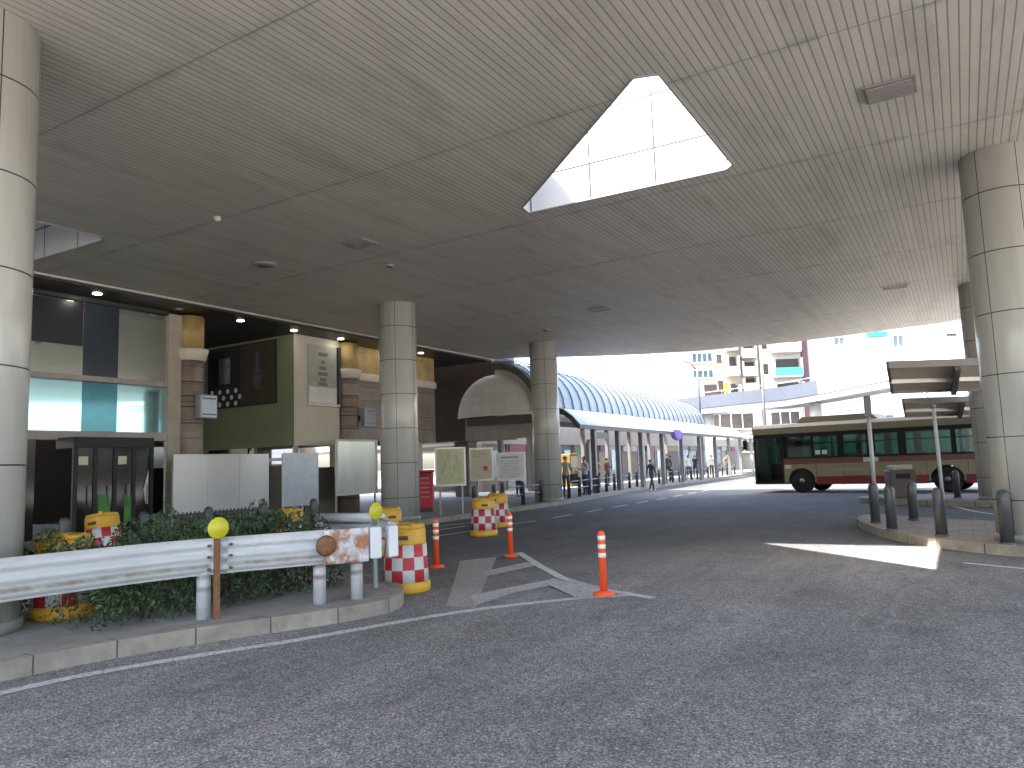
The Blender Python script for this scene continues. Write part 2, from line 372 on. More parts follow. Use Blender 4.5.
# ------------------------------------------------------------ the setting: ground, pavements, kerbs, markings
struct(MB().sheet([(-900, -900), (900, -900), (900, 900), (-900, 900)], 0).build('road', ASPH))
walk_edge = smooth_path([(-11.9, -40), (-11.9, 0), (-11.95, 10), (-12.15, 13), (-12.6, 15), (-12.85, 17), (-12.95, 20), (-13.08, 25), (-13.6, 29), (-14.2, 33), (-14.8, 38), (-15.2, 45), (-15.5, 55), (-15.8, 63), (-17.5, 95)], 3)
inner = offset_path(walk_edge, -.16)
struct(MB().prism([(-95, -40)] + inner + [(-95, 95)], 0, .146).build('pavement', PAVE))
struct(MB().prism(walk_edge + inner[::-1], 0, .15).build('kerb', KERB, bevel=.012))
struct(MB().prism([(13.5, -30), (60, -30), (60, 60), (20, 60), (16, 40), (13.5, 24)], 0, .15).build('pavement', M('pale_bounce_paving', (.5, .47, .42), .85, var=.12, scale=1.)))  # pale paving added on the right to bounce sunlight up to the ceiling
struct(MB().prism([(-6, 43), (16, 40), (18, 54), (-6, 56)], 0, .15).build('pavement', MATS['pale_bounce_paving']))  # pale area added beyond the bus, also to bounce light
struct(MB().prism([(-8, -40), (40, -40), (40, -31), (-8, -31)], 0, .15).build('pavement', MATS['pale_bounce_paving']))
# planted island with the guardrail
isl_front = smooth_path([(-6.8, -8), (-6.75, 1), (-6.62, 3.1), (-6.45, 3.95), (-6.15, 4.75), (-5.75, 5.55), (-5.55, 6.1), (-5.52, 6.5), (-5.75, 6.95), (-6.25, 7.4), (-7.0, 7.75), (-7.9, 7.6), (-8.8, 6.9), (-9.5, 5), (-9.8, 0), (-9.8, -8)], 4)
isl_in = offset_path(isl_front, -.16)
struct(MB().prism(isl_in, 0, .146).build('traffic_island', M('island_concrete', (.26, .25, .23), .9, var=.2, scale=4, bump=.3)))
def kerb_ring(edge, inn, name='kerb'):
    mb = MB()
    for i in range(len(edge) - 1):     # quads so that the strip stays clean round bends
        a, b, c, d = edge[i], edge[i + 1], inn[i + 1], inn[i]
        mb.add([(a[0], a[1], 0), (b[0], b[1], 0), (b[0], b[1], .15), (a[0], a[1], .15), (d[0], d[1], .15), (c[0], c[1], .15)], [(0, 1, 2, 3), (3, 2, 5, 4)])
    return struct(mb.build(name, KERB))
kerb_ring(isl_front, isl_in)
# brown paved platform island on the right, joining the bus platform behind
plat = smooth_path([(9, 9.0), (5, 11.0), (2.2, 12.25), (.6, 12.95), (-.2, 13.5), (-1.05, 14.6), (-1.7, 16.1), (-2.1, 17.7), (-2.08, 18.7), (-1.75, 19.0), (-1.2, 18.5), (-.3, 17.75), (1.2, 17.1), (2.6, 17.4), (3.0, 19), (2.6, 22), (1.2, 23.1), (-.5, 24.1), (-2.2, 25.0), (-3.0, 26.0), (-2.7, 27.2), (-1, 27.8), (4, 27.2), (12, 26)], 4)
plat_in = offset_path(plat, -.16) if False else [tuple(Vector(p) + Vector(q)) for p, q in zip(plat, [(0, 0)] * len(plat))]
def off_l(path, d):
    return offset_path(path, d)
plat_in = off_l(plat, .16)
mbp = MB().prism(plat_in + [(12, 12)], 0, .146)
struct(mbp.build('platform_paving', BRICK)); kerb_ring(plat, plat_in)
# painted markings
mk = MB()
def line(path, w, z=.004, mb=mk, m=0):
    a = offset_path(path, w / 2); b = offset_path(path, -w / 2)
    for i in range(len(path) - 1): mb.add([(*a[i], z), (*a[i + 1], z), (*b[i + 1], z), (*b[i], z)], [(0, 1, 2, 3)], m)
line(smooth_path([(-6.35, -6), (-6.33, 1), (-6.25, 3.0), (-5.98, 3.95), (-5.45, 5.07), (-4.8, 6.68), (-4.05, 7.75), (-3.45, 8.29)], 5), .13)
line([(-6.88, 11.5), (-5.75, 10.18), (-4.81, 9.15), (-4.0, 8.53), (-3.15, 8.15)], .13, .008)
struct(mk.build('road_marking', PAINT))
mk2 = MB()
for poly in ([(-7.3, 10.28), (-7.0, 10.95), (-5.35, 8.0), (-4.75, 6.95), (-5.14, 6.95), (-5.73, 7.87)],):
    mk2.sheet(poly, .004)
struct(mk2.build('road_marking', PAINT_W))
mk3 = MB()
mk3.sheet([(-4.75, 8.6), (-4.6, 9.0), (-3.5, 8.3), (-3.95, 7.85)], .012)
for poly in ([(-6.22, 9.35), (-6.13, 10.45), (-5.78, 10.2), (-5.92, 9.0)], [(-5.25, 7.6), (-4.9, 9.1), (-4.58, 8.85), (-4.85, 7.9), (-4.82, 7.05)]):
    mk3.sheet(poly, .006)
mk3.sheet([(-7.2, 10.95), (-7.15, 11.05), (-6.9, 11.6), (-6.8, 11.5)], .006)
struct(mk3.build('road_marking', mat_paint(.4, 'half_worn_paint', (.46, .45, .43))))
mk4 = MB()
line([(-10.44, 13.64), (-10.4, 15.1), (-10.45, 16.75), (-10.25, 18.08)], .11, .004, mk4)
line([(-11.42, 14.93), (-11.38, 16.34)], .1, .004, mk4); line([(-12.1, 16.0), (-11.95, 17.51)], .1, .004, mk4)
line([(-10.3, 15.9), (-12.2, 18.9)], .14, .008, mk4)
s_ = 19.1
while s_ < 60:
    x = -10.25 - .028 * (s_ - 19) - .0006 * (s_ - 19) ** 2; line([(x, s_), (x - .05, s_ + 1.3)], .11, .004, mk4); s_ += 2.3
line(smooth_path([(.35, 12.0), (-.25, 12.25), (-1.2, 13.6)], 4), .05, .004, mk4) if False else None
line([(1.6, 11.1), (.52, 11.72), (-.15, 12.1)], .09, .004, mk4)
line(smooth_path([(-.75, 25.0), (-.3, 23.6), (.1, 22.0), (.8, 20.6), (2, 19.8)], 4), .09, .004, mk4)
struct(mk4.build('road_marking', mat_paint(.36, 'fresh_road_paint')))

# ------------------------------------------------------------ the deck overhead (slatted soffit, two triangular light wells) and its columns
deck_edge = smooth_path([(-17.35, 27.3), (-16.3, 27.95), (-13.4, 29.98), (-9.9, 31.6), (-5.4, 32.1), (-1.7, 31.65), (.3, 31.15), (4, 29.4), (8, 26.2), (10.6, 22), (11.6, 17), (11.3, 10), (11.2, 4), (10.8, 0), (9, -2.6), (5, -3.3)], 3) + [(-8.5, -3.2), (-9, -14), (-17.35, -14)]
tri1 = [(-2.78, 8.34), (-3.08, 8.24), (-6.5, 11.40), (-6.56, 11.72), (-2.92, 11.84), (-2.78, 11.7)]
tri2 = [(-13.88, 4.56), (-14.18, 4.46), (-17.1, 7.16), (-17.1, 7.97), (-14.02, 8.06), (-13.88, 7.92)]
def deck():
    d = thing('elevated_deck', 'large beige slatted deck ceiling with triangular light wells over the road', 'deck', (-3, 12, 6.2))
    loops = [deck_edge, tri1, tri2]; flat = [p for l in loops for p in l]
    tri = tessellate_polygon([[Vector((x, y, 0)) for x, y in l] for l in loops])
    lo = MB(); fs = []
    for t in tri:
        a, b, c = (flat[i] for i in t)
        fs.append(t if (b[0] - a[0]) * (c[1] - a[1]) - (b[1] - a[1]) * (c[0] - a[0]) < 0 else t[::-1])
    lo.add([(x, y, 6.2) for x, y in flat], fs); lo.build('slatted_ceiling', CEIL, d, True).location = -d.location
    up = MB(); up.add([(x, y, 7.87) for x, y in flat], [f[::-1] for f in fs]); up.build('roof_slab', M('roof_concrete', (.35, .34, .32), .9), d, True)
    ed = MB(); n = len(deck_edge)
    for i in range(n):
        a, b = deck_edge[i], deck_edge[(i + 1) % n]; ed.add([(*a, 6.2), (*b, 6.2), (*b, 7.87), (*a, 7.87)], [(0, 1, 2, 3)])
    ed.build('fascia', M('deck_fascia', (.6, .58, .53), .5), d, True)
    wm = mat_grid('light_well_panel', (.5, .51, .52), (.56, .565, .57), (.03, .03, .03), 1.2, .95, .03, .5, ax=(0, 2), off=(-2.9, 6.85), mott=1.)
    for t in (tri1, tri2):
        w = MB(); n = len(t)
        for i in range(n):
            a, b = t[i], t[(i + 1) % n]; w.add([(*a, 6.2), (*b, 6.2), (*b, 7.9), (*a, 7.9)], [(3, 2, 1, 0)])
        w.build('light_well', wm, d, True)
    MB().box(-17.3, -12.4, 3.4, 9.4, 8.7, 8.8).build('well_shade', M('well_shade_metal', (.2, .2, .22), .6), d, True)  # unseen slab added above the second well to dim it
    for q in ((-12.6, 3.6), (-12.6, 9.2), (-17.25, 3.6), (-17.25, 9.2)): MB().box(q[0] - .05, q[0] + .05, q[1] - .05, q[1] + .05, 7.87, 8.7).build('well_shade_post', MATS['well_shade_metal'], d, True)  # posts added to carry the dimming slab
    # rim strips round the wells
    for t in (tri1, tri2):
        w = MB(); n = len(t)
        for i in range(n): w.beam((*t[i], 6.195), (*t[(i + 1) % n], 6.195), .03, .02)
        w.build('well_rim', M('grey_rim', (.3, .29, .3), .5), d, True)
    return d
deck()
tag(MB().box(-14.5, 4.5, 24.2, 29.4, 7.87, 19).build('deck_shade_block', BEIGE), 'unseen beige block added on the deck roof to shade the bus', 'building')  # unseen block added to cast shade over the bus and road
def column(n, s, label, r=.53, z0=.146, rz=None):
    c = thing('column', label, 'column', (n, s, z0), random.uniform(0, 6) if rz is None else rz, 'round columns under the deck')
    MB().lathe([(r, 0), (r, 6.2 - z0 - .0)], seg=48).build('shaft', COLM, c)
    MB().lathe([(r + .02, 0), (r + .02, .1), (r + .004, .11)], seg=48).build('base_ring', M('column_base_stone', (.3, .29, .27), .6), c)
    return c
column(-8.29, 3.41, 'tall cream panelled column beside the guardrail at the left edge', .55, rz=R(-12))
column(-13.5, 16.25, 'cream panelled column behind the checkered yellow barrels, nearest the hoardings')
column(-13.66, 25.15, 'cream panelled column in front of the white half dome')
column(.83, 13.9, 'thick cream panelled column on the brown paved island with a bollard at its foot')
column(.75, 24.75, 'shaded column on the bus platform behind the shelter roof')
# fittings in the soffit
def grille(n, s, w, l, label, m=None, rz=0):
    t = thing('ceiling_grille', label, 'grille', (n, s, 6.2), rz, 'grilles set into the deck ceiling')
    MB().box(-w / 2, w / 2, -l / 2, l / 2, -.03, -.004).build('frame', m or M('grille_grey', (.22, .2, .19), .6), t)
    s_ = MB(); k = -l / 2 + .05
    while k < l / 2 - .03: s_.box(-w / 2 + .04, w / 2 - .04, k, k + .02, -.045, -.0305); k += .06
    s_.build('slats', M('grille_slat', (.3, .28, .27), .6), t)
    return t
grille(-.43, 10.42, .6, .5, 'grey rectangular grille in the ceiling right of the bright triangle')
grille(-10.25, 11.2, .55, .5, 'dark square grille in the ceiling above the left middle column')
grille(-9.2, 20.6, .6, .6, 'small far grille in the ceiling between the two middle columns')
grille(-1.3, 23.4, .7, .35, 'pale grille near the stained right end of the ceiling', M('grille_pale', (.5, .47, .42), .6))
def smoke(n, s, r, label):
    t = thing('ceiling_vent', label, 'vent', (n, s, 6.2), 0, 'round ceiling fittings')
    MB().lathe([(r, -.004), (r, -.02), (r * .8, -.04)], seg=24).build('rim', M('vent_rim', (.3, .28, .25), .6), t)
    MB().lathe([(r * .75, -.039), (r * .3, -.06)], seg=24).build('cone', M('vent_dark', (.12, .11, .1), .6), t)
smoke(-13.0, 11.1, .26, 'round dark vent in the ceiling left of the square grille')
smoke(-10.9, 12.9, .12, 'small round fitting in the ceiling above the left middle column')
smoke(-12.1, 22.6, .15, 'small round fitting in the ceiling near the far middle column')
tag(MB().lathe([(.06, -.004), (.07, -.05), (.02, -.09)], c=(-11.2, 8.5, 6.2), seg=16).build('smoke_detector', M('detector_grey', (.45, .44, .4), .6)), 'tiny pale detector on the ceiling by a dark seam, left of the triangle', 'detector')

# ------------------------------------------------------------ station building on the left
sb = thing('station_building', 'station building with teal glass front, stone piers and dark brown soffit', 'building', (-18.5, 12, .146))
def part(mb, name, mat, bevel=0, label=None, parent=sb): return mb.build(name, mat, parent, True, bevel, label)
part(MB().box(-34, -17.45, -20, 27.2, 6.16, 27), 'upper_storeys', BEIGE)
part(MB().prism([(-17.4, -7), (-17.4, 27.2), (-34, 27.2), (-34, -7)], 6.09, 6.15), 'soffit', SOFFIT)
part(MB().box(-17.4, -17.33, -3, 27.25, 6.15, 6.195), 'edge_trim', TRIM)
part(MB().box(-34, -18.5, -20, 2, .146, 6.085), 'wall', BEIGE)
# glazed front
fr = MB()
for z0, z1 in ((3.98, 4.12), (2.52, 2.74)): fr.box(-18.62, -18.42, 2, 12.5, z0, z1)
for s in (2.05, 5.6, 8.75): fr.box(-18.6, -18.44, s - .05, s + .05, .146, 6.0)
part(fr, 'window_frame', PINKM, .01)
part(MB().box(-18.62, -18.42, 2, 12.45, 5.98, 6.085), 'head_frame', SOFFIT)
part(MB().box(-18.56, -18.4, 12.45, 12.85, .146, 6.03), 'corner_post', M('corner_beige', (.38, .34, .27), .5), .02)
for a, b in ((2.1, 5.55), (5.65, 8.7), (8.8, 10.2), (11.1, 12.44)):
    part(MB().box(-18.55, -18.53, a, b, 4.12, 5.96), 'upper_pane', MIRU)
    part(MB().box(-18.525, -18.52, a + .02, min(b, 10.2) - .02, 4.85, 5.95), 'pane_top_shade', M('pane_shade_black', (.015, .015, .015), .3)) if b < 10.5 else None  # black sheets put over the pane tops to paint in their shading
    part(MB().box(-18.55, -18.53, a, b, 2.74, 3.98), 'lower_pane', MIRL)
part(MB().box(-18.555, -18.525, 10.2, 11.1, 4.12, 5.98), 'reflection_strip', M('smoky_blue_glass', (.07, .085, .11), .06, .6))  # strip of glass coloured dark to stand in for a vertical reflection
part(MB().box(-18.555, -18.525, 10.2, 11.1, 2.74, 3.98), 'reflection_strip', M('deep_teal_glass', (.05, .22, .27), .08, .3))
# draught lobby with dark doors under the glass
lob = MB(); lob.box(-18.5, -17.7, 9.6, 11.61, 2.3, 2.56)
for s in (9.65, 10.12, 10.6, 11.08, 11.56): lob.box(-17.78, -17.7, s - .05, s + .05, .146, 2.3)
lob.box(-17.78, -17.7, 9.6, 11.6, .146, .3); lob.box(-18.5, -17.78, 11.53, 11.6, .146, 2.3)
part(lob, 'door_lobby', M('dark_bronze', (.012, .01, .009), .6, 0), .01)
for a, b in ((9.7, 10.07), (10.17, 10.55), (10.65, 11.03), (11.13, 11.51)):
    dd = part(MB().box(-17.75, -17.73, a, b, .3, 2.3), 'door', DGLASS)
    MB().tube([(-17.68, b - .1, .9), (-17.66, b - .1, 1.4)], .015).build('handle', GSTEEL, dd)
part(MB().box(-17.72, -17.715, 10.2, 10.5, .45, 1.2), 'green_notice', M('green_poster', (.05, .2, .03), .5))
part(MB().box(-17.72, -17.715, 10.85, 11.03, .5, 1.15), 'green_notice', MATS['green_poster'])
part(MB().add([(-17.71, 11.4, .9), (-17.71, 11.47, .9), (-17.71, 11.47, 1.75), (-17.71, 11.34, 1.25)], [(0, 1, 2, 3)]), 'white_notice', WHITE)
for s in (9.72, 10.67): part(MB().box(-17.72, -17.71, s, s + .22, 1.9, 2.1), 'door_notice', M('cream_notice', (.6, .55, .42), .6))
sd = MB(); sd.box(-18.5, -18.44, 12.05, 12.44, .146, .6); part(sd, 'dwarf_wall', PINKM)
part(MB().box(-18.53, -18.5, 12.1, 12.42, 1.8, 2.36), 'fanlight', M('bright_pane', (.75, .8, .85), .1, .3))
part(MB().box(-18.53, -18.5, 12.1, 12.42, .6, 1.8), 'side_pane', DGLASS)
part(MB().box(-18.53, -18.5, 2.1, 9.15, .2, 2.52), 'dark_pane', DGLASS)
# stone piers and the stone wall with its cream cornice
def pier(s, w):
    p = part(MB().lathe([(w, 0), (w, 4.77 - .146)], c=(-18.55, s, .146), seg=28), 'pier', STONE)
    mb = MB().lathe([(w + .02, 0), (w + .06, .05), (w + .1, .2), (w + .13, .33)], c=(-18.55, s, 4.77), seg=28); c = mb.build('capital', WSTONE, p)
    MB().lathe([(w, 0), (w, .94)], c=(-18.55, s, 5.1), seg=28).build('upper_shaft', YSTONE, p)
    for z in (3.45, 3.75, 4.15, 3.0): MB().lathe([(w + .012, 0), (w + .012, .035)], c=(-18.55, s, z), seg=28).build('dark_band', BROWN, p)
pier(13.2, .38); pier(19.5, .4)
part(MB().box(-19.0, -18.75, 19.9, 24.9, 2.62, 4.8), 'stone_wall', STONE)
part(MB().box(-19.0, -18.62, 19.9, 24.9, 4.8, 5.1), 'cornice', WSTONE, .05)
part(MB().box(-19.0, -18.75, 19.9, 24.9, 5.1, 6.085), 'ochre_band', YSTONE)
part(MB().box(-24.5, -17.5, 27.42, 29.4, 2.7, 6.6), 'brown_block', BROWN)
part(MB().box(-27, -18.5, 17.0, 19.05, 2.42, 6.085), 'green_block', [GREENW])
part(MB().box(-18.5, -18.488, 17.0, 19.05, 2.42, 6.085), 'beige_facing', BEIGE)
part(MB().box(-27, -18.62, 13.6, 17, 2.3, 2.5).box(-22.8, -22.7, 13.6, 17, .146, 2.3).box(-20.7, -20.65, 13.6, 17, .146, 2.3), 'passage_frame', M('passage_metal', (.2, .21, .2), .5)) if False else None
for n in (-18.62, -20.6, -22.6, -24.6): part(MB().box(n - .06, n + .06, 17.1, 17.25, .146, 2.42), 'passage_post', GSTEEL)
part(MB().box(-27, -18.6, 17.1, 17.2, 1.95, 2.05), 'passage_rail', GSTEEL)
part(MB().box(-26.9, -20.9, 17.12, 17.16, .146, 2.4), 'shutter', M('green_shutter', (.16, .19, .09), .6))
part(MB().box(-20.85, -18.7, 17.45, 17.5, .146, 1.8).box(-18.72, -18.66, 17.6, 20.0, .146, 1.7), 'low_wall', M('olive_low_wall', (.12, .11, .08), .7))
part(MB().box(-22.8, -20.75, 17.02, 17.1, 1.9, 2.42), 'dark_window', DGLASS)
part(MB().box(-34, -27.0, 12.8, 17.2, .146, 6.085), 'back_wall', BROWN)
for n in (-19.5, -24): 
    for s in (20.5, 24.5): part(MB().box(n - .2, n + .2, s - .2, s + .2, .146, 6.085), 'inner_pier', BEIGE)
for i, (n, s) in enumerate([(-17.9, 10.16), (-17.95, 12.43), (-18.05, 14.53), (-18.1, 16.64), (-18.1, 18.75), (-18.1, 21), (-18.1, 23.2), (-18.0, 8.0)]):
    lit = i != 1
    part(MB().lathe([(.1, 0), (.1, .008)], c=(n, s, 6.08), seg=16), 'downlight', LAMP if lit else TRIM)
# wall graphics and hanging signs on the building: things of their own
po = thing('wall_poster', 'large dark poster with a white dotted panel on the shaded green wall', 'poster', (-21.05, 16.99, 3.85))
MB().box(-1.75, 1.75, -.03, 0, 0, 2.15).build('board', M('poster_black', (.012, .014, .012), .9), po)
MB().box(.0, 1.7, -.036, -.031, .05, 2.1).build('brown_print', M('poster_brown', (.035, .03, .016), .9), po)
fig = MB()
for z, w in ((.55, .12), (.8, .2), (1.1, .14), (1.35, .08), (1.6, .1)): fig.box(.85 - w, .85 + w, -.041, -.0365, z, z + .22)
fig.build('print_figure', M('poster_dark_figure', (.025, .025, .028), .6), po)
pp = MB(); pp.box(-1.15, -.55, -.036, -.031, .85, 1.75); pp.build('print_photo', M('poster_photo', (.13, .14, .13), .5, var=.6, scale=9), po)
dots = MB()
for i in range(4):
    for j in range(3): dots.lathe([(.085, 0), (.085, .006)], c=(-1.5 + i * .42 + (j % 2) * .2, j * .22 + .14, .031), seg=14)
for k in range(len(dots.v)): x, y, z = dots.v[k]; dots.v[k] = (x, -z, y)
dots.build('white_dots', M('poster_dots', (.5, .52, .5), .6), po)
hb = thing('hanging_sign', 'small blue banner hanging beside the stone pier under the dark soffit', 'sign', (-22.7, 16.5, 6.085))
MB().box(-.35, .35, -.02, .02, -1.5, -.4).build('banner', M('blue_banner', (.05, .17, .4), .5), hb)
MB().box(.05, .12, -.026, .026, -1.45, -.45).build('stripe', M('light_blue_stripe', (.2, .45, .7), .5), hb)
MB().tube([(-.2, 0, -.4), (-.2, 0, 0)], .012).tube([(.2, 0, -.4), (.2, 0, 0)], .012).build('hanger', DARK, hb)
p2 = thing('wall_poster', 'pale grey poster with a faint figure on the beige wall corner', 'poster', (-18.485, 18.25, 3.84))
MB().box(0, .03, -.66, .66, 0, 1.98).build('board', M('poster_grey', (.34, .34, .29), .5, var=.15), p2)
MB().box(.031, .036, -.64, .64, .02, .55).build('pale_foot', M('poster_pale', (.6, .6, .56), .5), p2)
f2 = MB()
for z, w in ((.6, .2), (.75, .14), (.95, .22), (1.15, .16), (1.35, .08), (1.62, .22)): f2.box(.031, .035, -w, w, z, z + .12)
f2.build('print_figure', M('poster_figure', (.14, .15, .13), .6), p2)
MB().box(0, .12, -.72, .7, -.09, -.01).build('ledge', WHITE, p2)
MB().box(0, .1, .68, .8, -.1, 2.0).build('side_frame', DARK, p2)
def boxsign(n, s, z, label, pale):
    t = thing('box_sign', label, 'sign', (n, s, z), 0, 'box signs on the stone piers')
    MB().box(0, .22, -.28, .28, -.33, .33).build('case', GSTEEL, t, bevel=.02)
    MB().box(.221, .226, -.24, .24, -.29, .29).build('face', pale, t)
    MB().box(-.3, 0, -.06, .06, -.1, .1).build('bracket', DARK, t)
    MB().box(.2265, .23, -.22, .22, .2, .25).box(.2265, .23, -.22, .22, -.24, -.2).build('face_stripe', M('blue_stripe', (.1, .18, .4), .5), t)
boxsign(-18.1, 13.35, 3.46, 'white box sign with blue stripes on the left stone pier', M('pale_blue_face', (.55, .62, .72), .4))
boxsign(-18.1, 19.95, 3.4, 'dull grey-green box sign on the stone pier beside the beige corner', M('dull_face', (.25, .28, .24), .5))
# steel hoardings and framed board on the pavement in front
def hoard(n, s0, s1, z0, z1, label, m, panels=1, name='hoarding'):
    t = thing(name, label, 'hoarding', (n, (s0 + s1) / 2, .146)); w = (s1 - s0) / 2; a = -w
    for k in range(panels):
        b = a + 2 * w / panels; MB().box(-.02, .02, a + .006, b - .006, z0 - .146, z1 - .146).build('panel', m, t, bevel=.006); a = b
    for y in (-w + .04, w - .04): MB().box(-.07, -.022, y - .03, y + .03, 0, z1 - .17).build('leg', GSTEEL, t)
    MB().box(-.06, -.021, -w + .07, w - .07, z1 - .4, z1 - .35).build('rail', GSTEEL, t)
    return t
hoard(-17.2, 11.8, 14.85, .6, 2.12, 'long pale steel hoarding in front of the left stone pier', STEEL, 3)
hoard(-17.2, 15.38, 16.78, .55, 2.14, 'short bluish steel hoarding below the green wall', M('bluish_steel_panel', (.42, .435, .47), .35, .3), 1)
t = hoard(-17.5, 17.85, 19.8, .75, 2.58, 'tall shiny cream board with a light frame beside the middle column', M('shiny_cream_panel', (.62, .62, .55), .25, .4, aniso=(1, 1, .2)), 1, 'notice_board')
fb = MB(); 
for y in (-.96, .96): fb.box(.021, .05, y - .03, y + .03, .6, 2.44)
for z in (.63, 2.41): fb.box(.021, .05, -.93, .93, z - .03, z + .03)
fb.build('frame', WSTONE, t)

# ------------------------------------------------------------ glazed vault canopy along the pavement
def cof(s): return -.045 * (s - 28)
cv = thing('canopy', 'long arched glass canopy with a white eave roof over the far pavement', 'canopy', (-16.5, 27.4, .146))
vs = list(np.arange(27.6, 55.1, 1.0)); AX, VB, RN, RZ = -17.35, 3.95, 2.3, 2.15
def vpt(s, a, k=1.): return (AX + cof(s) + RN * k * math.cos(a), s, VB + RZ * k * math.sin(a) - .006 * (s - 28))
ANG = [math.pi * i / 14 for i in range(15)]
v = MB(); o = []
for s in vs: o += [vpt(s, a) for a in ANG]
fs = []
for i in range(len(vs) - 1):
    for j in range(14): fs.append((i * 15 + j, (i + 1) * 15 + j, (i + 1) * 15 + j + 1, i * 15 + j + 1))
v.add(o, fs, smooth=True)
vg = v.build('vault_glazing', M('pale_blue_polycarbonate', (.2, .235, .275), .3, 0, var=.06, alpha=.92), cv, True)
for s in vs: MB().tube([vpt(s, a, 1.015) for a in ANG], .024, 6).build('rib', M('rib_metal', (.05, .055, .065), .4, .3), cv, True)
MB().tube([(AX + cof(s), s, VB + RZ + .22 - .006 * (s - 28)) for s in vs], .035, 8).build('ridge_rail', M('rail_grey', (.06, .06, .07), .4), cv, True)
for s in vs[::3]: MB().tube([(AX + cof(s), s, VB + RZ - .006 * (s - 28)), (AX + cof(s), s, VB + RZ + .22 - .006 * (s - 28))], .02, 6).build('ridge_bracket', MATS['rail_grey'], cv, True)
pn = mat_grid('half_dome_panel', (.62, .6, .55), (.68, .66, .62), (.42, .41, .39), .55, .42, .012, .5, ax=(0, 2))
hd = MB(); NA, NB = 18, 8
for j in range(NB + 1):
    ph = math.pi / 2 * j / NB
    for i in range(NA + 1):
        a = math.pi * i / NA; hd.v.append((AX - .05 + 1.9 * math.cos(a) * math.cos(ph), 27.4 - .75 * math.sin(ph), 3.66 + 1.85 * math.sin(a) * math.cos(ph)))
for j in range(NB):
    for i in range(NA): hd.f.append([j * (NA + 1) + i, j * (NA + 1) + i + 1, (j + 1) * (NA + 1) + i + 1, (j + 1) * (NA + 1) + i]); hd.m.append(0); hd.sm.append(True)
hd.build('half_dome', pn, cv, True)
ap = MB(); pts = [(AX, VB - .3)] + [(AX + 2.1 * math.cos(a), VB - .15 + 1.98 * math.sin(a)) for a in ANG[:8]]
ap.prism(pts, 0, .05); ap.v = [(x, 27.44 + z, y) for x, y, z in ap.v]; ap.build('arch_infill', M('pale_infill', (.5, .47, .42), .6), cv, True)
ar = MB()
for i in range(7):
    a0, a1 = ANG[i], ANG[i + 1]
    q = [(AX + (RN + d) * math.cos(a), y, VB - .15 + (RZ + d) * math.sin(a)) for a in (a0, a1) for d in (-.22, .06) for y in (27.22, 27.6)]
    ar.add(q, [(0, 2, 6, 4), (1, 5, 7, 3), (2, 3, 7, 6), (0, 4, 5, 1)])
ar.build('end_arch', M('arch_brown', (.1, .085, .075), .45), cv, True)
MB().box(AX - 1.2, AX + 2.36, 26.95, 27.3, 3.3, 3.64).build('end_beam', MATS['arch_brown'], cv, True)
MB().box(-18.95, AX + 2.3, 27.36, 27.4, 2.68, 3.66).build('end_fascia', M('fascia_beige', (.36, .32, .28), .6), cv, True)
er = MB(); prof = [(AX + RN - .05, VB + .05), (-14.8, 3.92), (-14.45, 3.66), (-14.1, 3.26), (-14.08, 3.2)]
ss = [29.0] + list(np.arange(30, 63.1, 3))
o = [(x + cof(s), s, z) for s in ss for x, z in prof] + [(x + cof(s), s, z - .07) for s in ss for x, z in prof]; k = len(prof); nn = len(ss) * k; fs = []
for i in range(len(ss) - 1):
    for j in range(k - 1):
        f = (i * k + j, i * k + j + 1, (i + 1) * k + j + 1, (i + 1) * k + j); fs.append(f); fs.append(tuple(x + nn for x in f[::-1]))
er.add(o, fs, smooth=True)
for j in range(k - 1): er.add([o[j], o[j + 1], o[nn + j + 1], o[nn + j]], [(0, 1, 2, 3)])
er.build('eave_roof', M('eave_white', (.5, .5, .5), .5), cv, True)
MB().beam((-14.12 + cof(29), 29, 3.1), (-14.12 + cof(63), 63, 3.1), .12, .16).build('gutter', M('gutter_brown', (.05, .042, .036), .5), cv, True)
br = MB()
for (x0, z0), (x1, z1) in zip(prof[:-2], prof[1:-1]): br.beam((x0, 28.95, z0 - .16), (x1, 28.95, z1 - .16), .12, .2)
br.build('end_bracket', MATS['arch_brown'], cv, True)
MB().beam((AX + RN + cof(27.7), 27.7, VB - .12), (AX + RN + cof(63), 63, VB - .12), .22, .28).build('vault_beam', MATS['gutter_brown'], cv, True)
MB().beam((AX - RN + cof(27.7), 27.7, VB - .12), (AX - RN + cof(63), 63, VB - .12), .22, .28).build('vault_beam', MATS['gutter_brown'], cv, True)
for s in (31.2, 34.3, 37.8, 41.5, 45.5, 49.8, 54.2, 58.6, 62.8):
    for x in (-14.35, -19.4): MB().box(x + cof(s) - .11, x + cof(s) + .11, s - .11, s + .11,   .146, 3.1 if x > -15 else 3.8).build('post', M('post_grey', (.15, .145, .14), .5), cv, True, bevel=.015)
    MB().beam((-14.35 + cof(s), s, 3.0), (AX + RN + cof(s), s, 3.75), .08, .1).build('outrigger', GSTEEL, cv, True)
